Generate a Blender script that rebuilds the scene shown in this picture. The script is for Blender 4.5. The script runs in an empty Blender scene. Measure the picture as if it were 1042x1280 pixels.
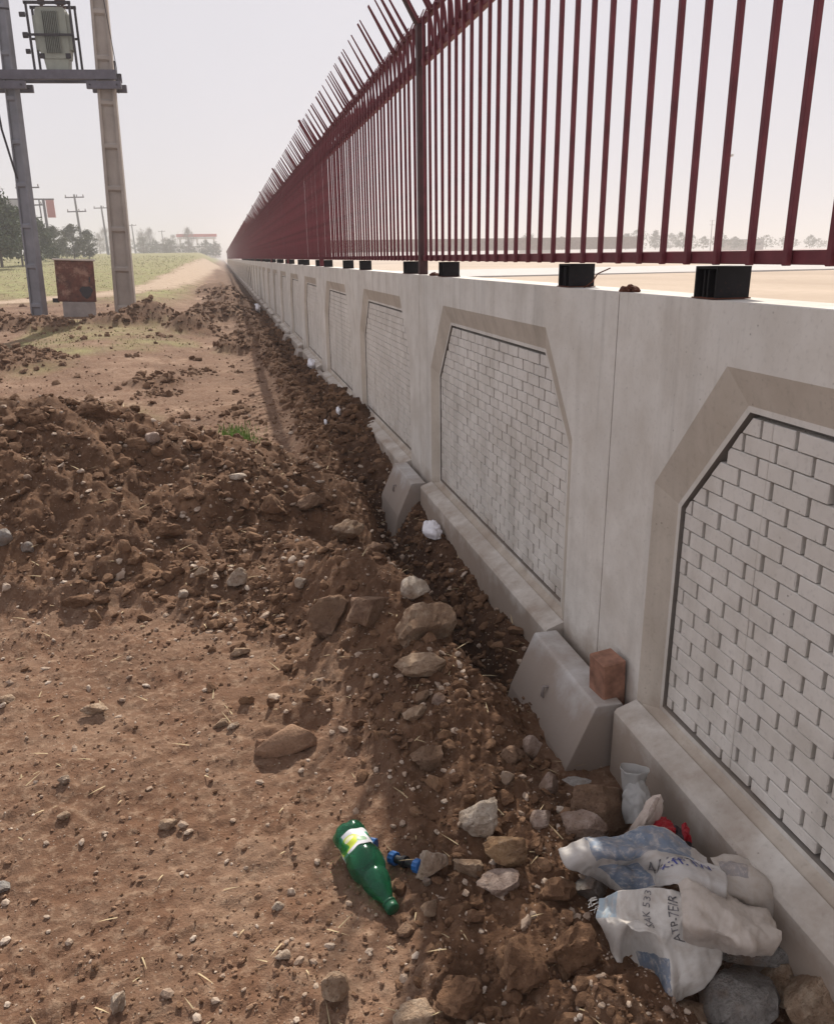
import bpy, bmesh, math, random
import numpy as np
from mathutils import Vector, Matrix
R = math.radians
scene = bpy.context.scene
COL = scene.collection
# ---------------------------------------------------------------- camera, sky, sun, exposure
EYE = Vector((0, 0, 1.5))
cam_d = bpy.data.cameras.new('camera'); cam = bpy.data.objects.new('camera', cam_d); COL.objects.link(cam)
cam_d.sensor_fit = 'VERTICAL'; cam_d.sensor_height = 24.0; cam_d.lens = 985.0/1280.0*24.0
cam_d.clip_start = .05; cam_d.clip_end = 6000
_F = Vector((0.213272, 0.926713, -0.309384)); _R = Vector((0.973425, -0.228594, -0.013693)); _U = Vector((0.083413, 0.298242, 0.950839))
cam.matrix_world = Matrix(((_R.x, _U.x, -_F.x, EYE.x), (_R.y, _U.y, -_F.y, EYE.y), (_R.z, _U.z, -_F.z, EYE.z), (0, 0, 0, 1)))
scene.camera = cam
SUN = Vector((.30, 1.25, 1.0)).normalized()
w = bpy.data.worlds.new('World'); scene.world = w; w.use_nodes = True
nt = w.node_tree; bg = nt.nodes['Background']
sky = nt.nodes.new('ShaderNodeTexSky'); sky.sky_type = 'NISHITA'; sky.sun_disc = False
sky.sun_elevation = math.asin(SUN.z); sky.sun_rotation = math.atan2(SUN.x, SUN.y)
sky.air_density = 1.0; sky.dust_density = 1.5; sky.ozone_density = 2.0; sky.altitude = 900
hs = nt.nodes.new('ShaderNodeHueSaturation'); hs.inputs['Saturation'].default_value = .30
nt.links.new(sky.outputs[0], hs.inputs['Color'])
mx = nt.nodes.new('ShaderNodeMix'); mx.data_type = 'RGBA'; mx.inputs[0].default_value = .95   # thin bright overcast over the blue
ntx = nt.nodes.new('ShaderNodeTexNoise'); ntx.inputs['Scale'].default_value = 1.6; ntx.inputs['Detail'].default_value = 3
ntr = nt.nodes.new('ShaderNodeValToRGB'); ntr.color_ramp.elements[0].position = .3; ntr.color_ramp.elements[1].position = .7
ntr.color_ramp.elements[0].color = (4.7, 4.62, 5.0, 1); ntr.color_ramp.elements[1].color = (5.2, 5.05, 5.45, 1)
nt.links.new(ntx.outputs[0], ntr.inputs[0]); nt.links.new(ntr.outputs[0], mx.inputs[7])
nt.links.new(hs.outputs[0], mx.inputs[6]); mx.inputs[7].default_value = (4.85, 4.75, 5.1, 1)
nt.links.new(mx.outputs[2], bg.inputs[0]); bg.inputs[1].default_value = .103
sl = bpy.data.lights.new('sun', 'SUN'); sl.energy = 5.0; sl.angle = R(.5); sl.color = (1, .93, .83)
so = bpy.data.objects.new('sun', sl); COL.objects.link(so); so.rotation_euler = SUN.to_track_quat('Z', 'Y').to_euler(); so.location = (0, 0, 30)
scene.view_settings.view_transform = 'Standard'; scene.view_settings.look = 'None'
scene.view_settings.exposure = 0.50; scene.view_settings.gamma = 1.0; scene.view_settings.use_curve_mapping = False
scene.render.engine = 'CYCLES'
scene.cycles.max_bounces = 8; scene.cycles.volume_bounces = 1
random.seed(7); rng = np.random.default_rng(7)
# ---------------------------------------------------------------- terrain functions
def _hash(ix, iy, s):
    h = (ix.astype(np.int64)*374761393 + iy.astype(np.int64)*668265263 + s*1274126177) & 0xffffffff
    h = ((h ^ (h >> 13))*1274126177) & 0xffffffff
    h = (h ^ (h >> 16)) & 0xffffffff
    return h/4294967295.0
def vnoise(x, y, s=0):
    ix = np.floor(x); iy = np.floor(y); fx = x-ix; fy = y-iy
    fx = fx*fx*fx*(fx*(fx*6-15)+10); fy = fy*fy*fy*(fy*(fy*6-15)+10)
    a = _hash(ix, iy, s); b = _hash(ix+1, iy, s); c = _hash(ix, iy+1, s); d = _hash(ix+1, iy+1, s)
    return (a+(b-a)*fx)*(1-fy)+(c+(d-c)*fx)*fy*1.0
def fbm(x, y, o=4, s=0, g=.5):
    t = np.zeros_like(x); a = 1.; n = 0.
    for k in range(o):
        t += a*(vnoise(x, y, s+k*17)*2-1); n += a; a *= g
        x, y = x*1.93+y*.42+3.1, y*1.93-x*.42+7.7
    return t/n
def cells(x, y, s=0):
    """rounded lumps: 1 in a cell's middle, 0 at its rim; second value is random per lump"""
    ix = np.floor(x); iy = np.floor(y)
    d1 = np.full_like(x, 9.); r = np.zeros_like(x)
    for i in (-1, 0, 1):
        for j in (-1, 0, 1):
            cx = ix+i; cy = iy+j
            px = cx+_hash(cx, cy, s); py = cy+_hash(cx, cy, s+5)
            rr = .35+.65*_hash(cx, cy, s+9)
            d = ((px-x)**2+(py-y)**2)/rr**2
            m = d < d1
            d1 = np.where(m, d, d1); r = np.where(m, rr, r)
    return np.sqrt(np.clip(1-d1, 0, 1))*r, r
def sstep(a, b, x):
    t = np.clip((x-a)/(b-a), 0, 1); return t*t*(3-2*t)
def poly_d(x, y, pts):
    """distance to a polyline with a value carried along it"""
    best = np.full_like(x, 1e9); val = np.zeros_like(x)
    for (x0, y0, v0), (x1, y1, v1) in zip(pts[:-1], pts[1:]):
        dx, dy = x1-x0, y1-y0
        t = np.clip(((x-x0)*dx+(y-y0)*dy)/(dx*dx+dy*dy), 0, 1)
        d = np.hypot(x-x0-t*dx, y-y0-t*dy)
        m = d < best
        best = np.where(m, d, best); val = np.where(m, v0+t*(v1-v0), val)
    return best, val
HEAP = [(-5.0, 5.6, .74), (-3.0, 5.3, .72), (-1.33, 5.05, .66), (-1.0, 5.0, .61), (-.68, 4.95, .52), (-.46, 4.9, .33), (-.26, 4.8, .17), (-.03, 4.55, .07), (.10, 4.3, .05)]
RIDGE = [(-.02, 4.2, .07), (.22, 3.75, .13), (.42, 3.25, .22), (.52, 2.85, .25), (.58, 2.45, .21), (.60, 2.0, .12), (.60, 1.6, .07), (.56, 1.2, .08), (.55, .7, .06)]
BANK = [(.15, 4.3, .03), (.45, 4.9, .04), (.66, 5.8, .07), (.72, 7.5, .07), (.70, 10., .08), (.55, 14., .10), (.3, 22., .18), (.1, 40., .22), (-.2, 80, .3)]
LUMPS = [(-3.6, 16.6, 1.1, .8, .16), (-5.3, 17.2, 1.5, .9, .2), (-7.2, 17.6, 1.6, 1.0, .24), (-4.4, 18.0, 1.6, .9, .16), (-2.2, 17.4, 1.0, .8, .18), (-6.2, 18.6, 2.2, 1.0, .2), (-1.55, 18.2, .9, 1.2, .42), (-.7, 17.0, .8, 1.2, .34),
         (-.35, 20.5, .9, 2.0, .36), (.0, 27., .9, 3.5, .4), (-.5, 33., .9, 4., .35), (.1, 14.0, .45, 1.0, .2), (-3.1, 12.2, 1.1, 1.3, .07), (-.9, 10.2, .5, .6, .03), (-1.6, 8.2, .6, .5, .03)]
TRACK = [(-40, 24.5, 1.1), (-20, 24.5, 1.1), (-9., 24.5, .9), (-6., 25.6, .9), (-3.6, 28.6, .9), (-2.5, 34., .9), (-2.1, 48., 1.0), (-1.9, 70, 1.2), (-1.6, 140, 1.5)]
def terrain(x, y):
    """height and the masks: damp soil with the painted trench shade on top, grass, dusty track, lumpiness"""
    x = np.asarray(x, float); y = np.asarray(y, float)
    z = .30*sstep(5., 20., y) + np.clip(y-20, 0, 130)*.0165 + np.clip(y-150, 0, 2000)*.0075
    w = sstep(.7, -2.2-.02*y, x)
    z = z*w
    wob = fbm(x*1.3, y*1.3, 3, 3); mid0 = fbm(x*5, y*5, 3, 61)
    # the heap of spoil on the left, the ridge beside the trench, the bank beyond
    side = sstep(0, .5, y-5.05)
    hp = np.zeros_like(x); heap = np.zeros_like(x)
    for a, b in zip(HEAP[:-1], HEAP[1:]):
        d, h = poly_d(x, y, [a, b])
        wd = (1.75-.35*side)*np.clip(.42+h*1.05, .5, 1.12)
        q = np.clip(1-d*(1+.22*wob+.10*mid0)/wd, 0, 1); q = q*q*(3-2*q)*.5+q*.5
        hp = np.maximum(hp, q*h); heap = np.maximum(heap, q)
    d2, h2 = poly_d(x, y, RIDGE)
    rr = np.clip(1-d2*(1+.3*wob)/(.42), 0, 1); rr = rr*rr*(3-2*rr)
    bank0 = rr*h2
    d3, h3 = poly_d(x, y, BANK)
    bb = np.clip(1-d3*(1+.3*wob)/np.clip(.25+y*.018, .3, 1.6), 0, 1); bb = bb*bb*(3-2*bb)
    z = z+np.maximum.reduce([hp, bank0, bb*h3])
    lump = np.zeros_like(x)
    for cx, cy, rx, ry, hh in LUMPS:
        q = np.clip(1-np.hypot((x-cx)/rx, (y-cy)/ry)*(1+.3*wob), 0, 1); q = q*q*(3-2*q)
        z = z+q*hh; lump = np.maximum(lump, q)
    # trench against the wall
    tr = sstep(.70, .95, x+.04*wob)
    wz = np.interp(y, [0, 1.9, 2.3, 2.6, 3., 3.8, 5., 5.9, 7.3, 9.6, 12, 20, 30, 60], [-.03, -.03, -.02, .04, .04, .02, .03, .15, .19, .12, .07, .05, -.02, -.05])
    z = z*(1-tr)+tr*wz
    dip = np.exp(-((x-.83+.04*wob)/.10)**2)*sstep(2.15, 2.6, y)*sstep(5.6, 4.6, y)
    z = z-.20*dip-.06*np.exp(-((x-.90+.04*wob)/.10)**2)*sstep(5, 6, y)*sstep(20, 10, y)
    damp = np.clip(np.maximum.reduce([sstep(.05, .5, heap), sstep(.10, .55, rr)*.85, sstep(.3, .9, bb)*.8, sstep(.03, .4, lump)*1., sstep(.5, .8, x+.08*wob)*.9*sstep(1.7, 2.6, y)]), 0, 1)
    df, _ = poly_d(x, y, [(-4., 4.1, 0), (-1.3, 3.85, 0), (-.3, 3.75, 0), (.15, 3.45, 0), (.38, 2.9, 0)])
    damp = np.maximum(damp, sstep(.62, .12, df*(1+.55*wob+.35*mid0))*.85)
    rough = .12+.88*damp
    near = 1/(1+(y/16.)**2)
    c1, r1 = cells(x*7, y*7, 1); c2, r2 = cells(x*16+3, y*16, 2); c3, r3 = cells(x*34, y*34+5, 3); c0, r0 = cells(x*3.3, y*3.3, 8)
    k1 = sstep(.55, .95, r1); k2 = sstep(.4, .9, r2)
    mid = fbm(x*2.3, y*2.3, 4, 21)
    fine = fbm(x*19, y*19, 5, 31, .62)
    z = z + mid*(.026+.04*damp) + fine*(.009+.020*rough)+(.5-np.abs(fbm(x*9, y*9, 5, 91, .6)))*.030*rough*damp
    z = z + (c1*k1*.034+c2*k2*.020+c3*.009+c0*sstep(.6, .95, r0)*.03)*rough*sstep(.25, .7, rough)*(1+.0*near)
    z = z + (c2*sstep(.88, .98, r2)*.010+c3*sstep(.6, .95, r3)*.004)*(1-damp)
    # grass: the field beyond the poles, thin patches between heap and poles
    dt, tw = poly_d(x, y, TRACK)
    track = sstep(1.15, .55, (dt+.35*wob)/tw)*sstep(18, 22, y)
    grass = sstep(22, 30, y+3*mid)*sstep(-.8, -2.2, x+.0*y)*(1-track)*(1-lump)
    thin = sstep(.0, .55, fbm(x*.7, y*.5, 4, 55)+.15)*sstep(6, 8, y)*sstep(21, 17, y)*(1-damp)*sstep(.3, -.3, x)*.55
    grass = np.maximum(grass, thin)
    trench_shade = np.clip(dip+.75*sstep(.62, .86, x+.07*wob)*sstep(1.9, 2.5, y), 0, 1)  # the wall's shade along the trench, painted into the soil colour
    spot = sstep(.18, .42, fbm(x*1.6+3, y*1.1, 4, 71))*sstep(7, 9, y)*sstep(21, 19, y)*.75
    damp = np.maximum(np.maximum(damp, spot), trench_shade)+trench_shade  # damp soil, and above full damp the painted shade of the trench
    return z, damp, grass, track
ROCKS = [
 (('chunky white limestone rock, brightest of the rocks right of the bottle', 0.529, 1.625, 0.1097, 0.1043, 0.1043, 'pale', 11), {'rz': 0.3, 'sink': 0.15}),
 (('yellow brown split block of rock just below the white limestone rock', 0.558, 1.472, 0.1392, 0.0863, 0.0863, 'ochre', 23), {'rz': -0.5, 'sink': 0.2, 'cuts': 16}),
 (('pale rock touching the blue pipe fitting', 0.377, 1.539, 0.0929, 0.079, 0.0883, 'pale', 31), {'rz': 0.7, 'sink': 0.2}),
 (('thin pointed flat stone between the pale rock and the yellow brown block', 0.462, 1.508, 0.0751, 0.045, 0.0563, 'tan', 37), {'rz': -0.6, 'sink': 0.25, 'tilt': (0.5, 0.2)}),
 (('flat pinkish slab of rock below the yellow brown block', 0.515, 1.407, 0.1228, 0.0737, 0.0516, 'pink', 41), {'rz': -0.25, 'sink': 0.3, 'cuts': 15}),
 (('pale lumpy rock casting a shadow near the bottom edge, below the bottle', 0.097, 1.282, 0.077, 0.0616, 0.0616, 'tan', 43), {'rz': 0.4, 'sink': 0.2}),
 (('small pale wedge of stone at the lower left', -0.342, 1.37, 0.051, 0.0357, 0.0459, 'pale', 47), {'rz': 1.1, 'sink': 0.2}),
 (('pale rock cut by the bottom edge of the photo', 0.252, 1.173, 0.0903, 0.0723, 0.0542, 'tan', 53), {'rz': 0.1, 'sink': 0.2}),
 (('small flat pale stone on smooth dirt left of the lumpy rock', 0.004, 1.406, 0.0403, 0.0322, 0.0201, 'pale', 59), {'rz': 0.2, 'sink': 0.2}),
 (('little white stone below and left of the green bottle', 0.0, 1.554, 0.0312, 0.0218, 0.0172, 'pale', 61), {'rz': 0.0, 'sink': 0.2}),
 (('pinkish wedge of rock leaning on the near footing block', 0.773, 1.885, 0.0769, 0.0615, 0.0961, 'pink', 67), {'rz': 0.4, 'sink': 0.25, 'tilt': (0.2, -0.3)}),
 (('rounded rock half under the pinkish wedge', 0.699, 1.853, 0.0848, 0.0678, 0.0509, 'brown', 68), {'rz': 0.4, 'sink': 0.35}),
 (('upright pale rock at the lower left corner of the near footing block', 0.764, 1.733, 0.0733, 0.0587, 0.088, 'pink', 71), {'rz': 0.2, 'sink': 0.25}),
 (('small white stone right of the mossy clod', 0.654, 1.752, 0.0482, 0.0386, 0.0338, 'pale', 73), {'rz': 0.0, 'sink': 0.2}),
 (('pinkish rock below the upright pale rock, beside loose dirt', 0.68, 1.571, 0.077, 0.0539, 0.0501, 'pink', 79), {'rz': 0.5, 'sink': 0.3}),
 (('big rounded brown boulder between the footing block and the sack', 0.834, 1.586, 0.2075, 0.166, 0.1764, 'brown', 83), {'rz': 0.2, 'sink': 0.12, 'rough': 0.06, 'cuts': 9, 'z': 0.05}),
 (('thin pale slab edge on top of the brown boulder by the footing block', 0.813, 1.657, 0.0807, 0.0403, 0.0242, 'grey', 85), {'rz': -0.6, 'sink': 0.0, 'z': 0.13}),
 (('jagged pinkish rock behind the left corner of the sack', 0.768, 1.509, 0.1319, 0.0792, 0.099, 'pink', 89), {'rz': -0.6, 'sink': 0.2, 'cuts': 16, 'rough': 0.08, 'z': 0.08}),
 (('smooth grey stone under the left side of the sack', 0.722, 1.367, 0.1003, 0.0803, 0.0803, 'grey', 97), {'rz': 0.3, 'sink': 0.2, 'cuts': 6, 'z': 0.05}),
 (('large greyish broken boulder under the right side of the sack', 0.889, 1.051, 0.2018, 0.1615, 0.1453, 'grey', 101), {'rz': 0.2, 'sink': 0.1, 'cuts': 18, 'rough': 0.09, 'z': -0.02}),
 (('brown broken rock between the greyish boulder and the wall foot', 1.018, 1.069, 0.1515, 0.1212, 0.0909, 'tan', 102), {'rz': 0.8, 'sink': 0.1, 'cuts': 18, 'rough': 0.09, 'z': 0.0}),
 (('wedge of pale brown rock under the lower tip of the sack', 0.799, 1.056, 0.1162, 0.093, 0.0697, 'tan', 104), {'rz': -0.4, 'sink': 0.1, 'cuts': 18, 'rough': 0.09, 'z': -0.02}),
 (('rough pale brown boulder in the bottom right corner', 1.013, 0.979, 0.1554, 0.1244, 0.1321, 'tan', 103), {'rz': 0.5, 'sink': 0.1, 'z': 0.02}),
 (('long grey stone slab lying between the sack and the wall foot', 0.986, 1.102, 0.1824, 0.0639, 0.0401, 'grey', 107), {'rz': -0.35, 'sink': 0.2, 'z': 0.07}),
 (('tan half buried clod with a shadowed underside in the middle of the dirt', 0.08, 2.233, 0.2372, 0.1305, 0.1186, 'dry', 109), {'rz': 0.25, 'sink': 0.42, 'rough': 0.04, 'cuts': 6}),
 (('small upright clod at the left tip of the half buried one', -0.009, 2.231, 0.0444, 0.0355, 0.0533, 'dry', 110), {'rz': 0.2, 'sink': 0.3}),
 (('large pale topped rock on the crest of the ridge beside the trench', 0.596, 2.487, 0.2278, 0.1822, 0.2164, 'tan', 113), {'rz': 0.3, 'sink': 0.3, 'cuts': 12, 'rough': 0.1}),
 (('pale limestone lump on the ridge behind the large rock', 0.6, 2.668, 0.1356, 0.1085, 0.1085, 'pale', 117), {'rz': 0.9, 'sink': 0.3}),
 (('brown clod boulder left of the pale topped rock', 0.422, 2.669, 0.1906, 0.1524, 0.1715, 'brown', 119), {'rz': 0.3, 'sink': 0.3, 'rough': 0.06}),
 (('brown rounded boulder, leftmost of the boulders on the ridge', 0.297, 2.84, 0.1826, 0.146, 0.1734, 'brown', 127), {'rz': 0.3, 'sink': 0.3, 'rough': 0.06}),
 (('low pale slab rock embedded across the ridge', 0.545, 2.275, 0.1992, 0.0996, 0.0896, 'tan', 131), {'rz': -0.1, 'sink': 0.3}),
 (('small brick coloured block standing in the ridge below the slab rock', 0.54, 2.086, 0.0524, 0.0419, 0.0681, 'pink', 137), {'rz': 0.1, 'sink': 0.2}),
 (('brown stone left of the small upright block', 0.501, 2.148, 0.0588, 0.047, 0.0705, 'tan', 138), {'rz': 0.1, 'sink': 0.3}),
 (('pale stone in the dirt below the small upright block', 0.464, 2.082, 0.0887, 0.0621, 0.0532, 'tan', 139), {'rz': 0.3, 'sink': 0.35}),
 (('mossy rounded clod in the dirt left of the small white stone', 0.468, 1.928, 0.1209, 0.0967, 0.0907, 'brown', 140), {'rz': 0.3, 'sink': 0.35}),
 (('pale square stone at the foot of the heap, centre left', -0.063, 3.511, 0.1136, 0.0909, 0.0966, 'pale', 141), {'rz': 0.3, 'sink': 0.2}),
 (('pale stone left of the square one at the foot of the heap', -0.216, 3.533, 0.0905, 0.0724, 0.0724, 'tan', 149), {'rz': 0.3, 'sink': 0.2}),
 (('white rounded stone right of the square one', 0.216, 3.222, 0.0652, 0.0587, 0.0522, 'pale', 151), {'rz': 0.3, 'sink': 0.2}),
 (('little white stone below the heap, lowest of that group', -0.299, 3.411, 0.0538, 0.043, 0.043, 'pale', 157), {'rz': 0.3, 'sink': 0.2}),
 (('white flat stone at the tip of the heap near the green grass', -0.02, 4.354, 0.1116, 0.067, 0.0391, 'pale', 163), {'rz': -0.5, 'sink': 0.2}),
 (('dark damp clod at the tip of the heap', 0.149, 4.176, 0.1625, 0.13, 0.1544, 'dark', 167), {'rz': 0.3, 'sink': 0.25}),
 (('brown rounded rock right of the dark damp clod', 0.37, 4.247, 0.1836, 0.1469, 0.1101, 'brown', 173), {'rz': 0.3, 'sink': 0.3}),
 (('pale cracked rock beyond the ridge boulders', 0.54, 4.012, 0.2037, 0.1426, 0.1426, 'tan', 179), {'rz': 0.6, 'sink': 0.25}),
 (('brown clod rock beside the pale cracked rock', 0.657, 3.85, 0.1462, 0.1023, 0.1023, 'brown', 180), {'rz': 0.6, 'sink': 0.3}),
 (('pale stone cut by the left edge on the heap', -1.111, 3.832, 0.095, 0.076, 0.1044, 'grey', 181), {'rz': 0.3, 'sink': 0.25}),
 (('grey stone near the left edge of the heap slope', -1.012, 3.808, 0.0685, 0.0548, 0.0617, 'grey', 182), {'rz': 0.3, 'sink': 0.25}),
 (('small white chip on the dirt, upper left of the smooth area', -0.584, 2.175, 0.0418, 0.0334, 0.0292, 'pale', 191), {'rz': 0.3, 'sink': 0.2}),
 (('small cream chip on the dirt below the white chip', -0.564, 2.029, 0.0374, 0.0299, 0.0262, 'tan', 193), {'rz': 0.3, 'sink': 0.2}),
 (('cream broken chip right of the other two on the dirt', -0.279, 1.931, 0.0509, 0.0356, 0.0305, 'tan', 197), {'rz': 0.3, 'sink': 0.2}),
 (('flat brown stone sliver on the dirt near the left side', -0.563, 2.59, 0.1005, 0.0502, 0.0352, 'tan', 199), {'rz': 0.1, 'sink': 0.2}),
 (('flat pale stone cut by the left edge, below the heap', -0.886, 2.736, 0.0802, 0.0562, 0.0321, 'tan', 211), {'rz': 0.1, 'sink': 0.2}),
 (('pair stone with a dark side, left of the half buried clod', -0.134, 2.396, 0.0555, 0.0388, 0.0333, 'tan', 223), {'rz': 0.2, 'sink': 0.2}),
 (('thin pale flake beside the pair stone', -0.094, 2.366, 0.0578, 0.0231, 0.0173, 'pale', 224), {'rz': 0.7, 'sink': 0.2}),
 (('pale curved stone under the heap foot', -0.058, 2.913, 0.0812, 0.0569, 0.0406, 'tan', 227), {'rz': 0.3, 'sink': 0.2}),
 (('pinkish stone on the crest of the heap', -0.475, 4.677, 0.0893, 0.0715, 0.0804, 'pink', 229), {'rz': 0.3, 'sink': 0.25}),
 (('grey chip cut by the left edge in the lower dirt', -0.671, 1.796, 0.0453, 0.0363, 0.0317, 'grey', 233), {'rz': 0.3, 'sink': 0.2}),
 (('yellowish broken stone below the pale rock by the fitting', 0.347, 1.422, 0.0512, 0.041, 0.0358, 'tan', 239), {'rz': 0.3, 'sink': 0.2}),
 (('brown pebble stone under the yellowish broken one', 0.281, 1.409, 0.0514, 0.0411, 0.036, 'brown', 241), {'rz': 0.3, 'sink': 0.25}),
 (('small round pebble stone right of the green cap', 0.362, 1.508, 0.0264, 0.0238, 0.0238, 'grey', 242), {'rz': 0.3, 'sink': 0.25}),
 (('dark clod block near the bottom edge, left of the sack', 0.34, 1.156, 0.101, 0.0808, 0.0808, 'dark', 251), {'rz': 0.3, 'sink': 0.25, 'rough': 0.12, 'cuts': 5}),
 (('dark damp clod between the bottom clod block and the sack', 0.478, 1.186, 0.1374, 0.1099, 0.0962, 'dark', 252), {'rz': 0.9, 'sink': 0.3, 'rough': 0.13, 'cuts': 5}),
 (('damp brown lump of soil left of the sack lower corner', 0.598, 1.186, 0.1203, 0.0962, 0.1083, 'dark', 253), {'rz': 0.2, 'sink': 0.3, 'rough': 0.13, 'cuts': 5}),
 (('damp clod on the ridge above the yellow brown block', 0.634, 1.356, 0.0852, 0.0681, 0.0596, 'dark', 254), {'rz': 0.2, 'sink': 0.3, 'rough': 0.13, 'cuts': 5}),
 (('dark boulder clod on the bank beside the trench', 0.165, 4.17, 0.1356, 0.1085, 0.1085, 'dark', 255), {'rz': 0.2, 'sink': 0.4, 'rough': 0.13, 'cuts': 5}),
 (('brown clod on the heap crest near the left side', -1.114, 4.752, 0.2041, 0.1225, 0.1225, 'dark', 256), {'rz': 0.1, 'sink': 0.4, 'rough': 0.12, 'cuts': 5}),
 (('dark clod row end on the heap crest', -0.798, 4.894, 0.228, 0.1368, 0.1368, 'dark', 257), {'rz': 0.1, 'sink': 0.35, 'rough': 0.13, 'cuts': 5}),
 (('flat dark clod slab sticking out of the heap crest', -0.562, 4.665, 0.1686, 0.0843, 0.0759, 'dark', 258), {'rz': -0.5, 'sink': 0.35, 'rough': 0.12, 'cuts': 5}),
 (('dark flat clod in the middle of the heap slope', -0.405, 3.975, 0.2168, 0.1084, 0.0867, 'dark', 259), {'rz': 0.1, 'sink': 0.4, 'rough': 0.12, 'cuts': 5}),
 (('purplish dark clod low on the heap slope', -0.758, 3.463, 0.1579, 0.0947, 0.0789, 'dark', 260), {'rz': -0.2, 'sink': 0.4, 'rough': 0.06}),
]
# ---------------------------------------------------------------- helpers
def tag(o, label=None, cat=None, group=None, kind=None):
    if label: o['label'] = label
    if cat: o['category'] = cat
    if group: o['group'] = group
    if kind: o['kind'] = kind
    return o
def thing(name, label, cat, loc=(0, 0, 0), rz=0, group=None):
    o = bpy.data.objects.new(name, None); COL.objects.link(o); o.location = loc; o.rotation_euler = (0, 0, rz)
    o.empty_display_size = .1
    return tag(o, label, cat, group)
def link(name, me, parent=None):
    o = bpy.data.objects.new(name, me); COL.objects.link(o)
    if parent: o.parent = parent
    return o
def copy_of(o, parent=None):
    c = o.copy(); COL.objects.link(c)
    if parent: c.parent = parent
    for k in o.children: copy_of(k, c)
    return c
def npmesh(name, V, F, mats, smooth=False, fm=None):
    """fast mesh from arrays: V (n,3), F (m,k)"""
    me = bpy.data.meshes.new(name); V = np.asarray(V, np.float32); F = np.asarray(F, np.int32)
    k = F.shape[1]
    me.vertices.add(len(V)); me.vertices.foreach_set('co', V.ravel())
    me.loops.add(F.size); me.loops.foreach_set('vertex_index', F.ravel())
    me.polygons.add(len(F)); me.polygons.foreach_set('loop_start', np.arange(0, F.size, k, dtype=np.int32))
    me.polygons.foreach_set('loop_total', np.full(len(F), k, np.int32))
    me.polygons.foreach_set('use_smooth', np.full(len(F), smooth, bool))
    if fm is not None: me.polygons.foreach_set('material_index', np.asarray(fm, np.int32))
    for m in (mats if isinstance(mats, (list, tuple)) else [mats]): me.materials.append(m)
    me.update(calc_edges=True); me.validate()
    return me
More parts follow.
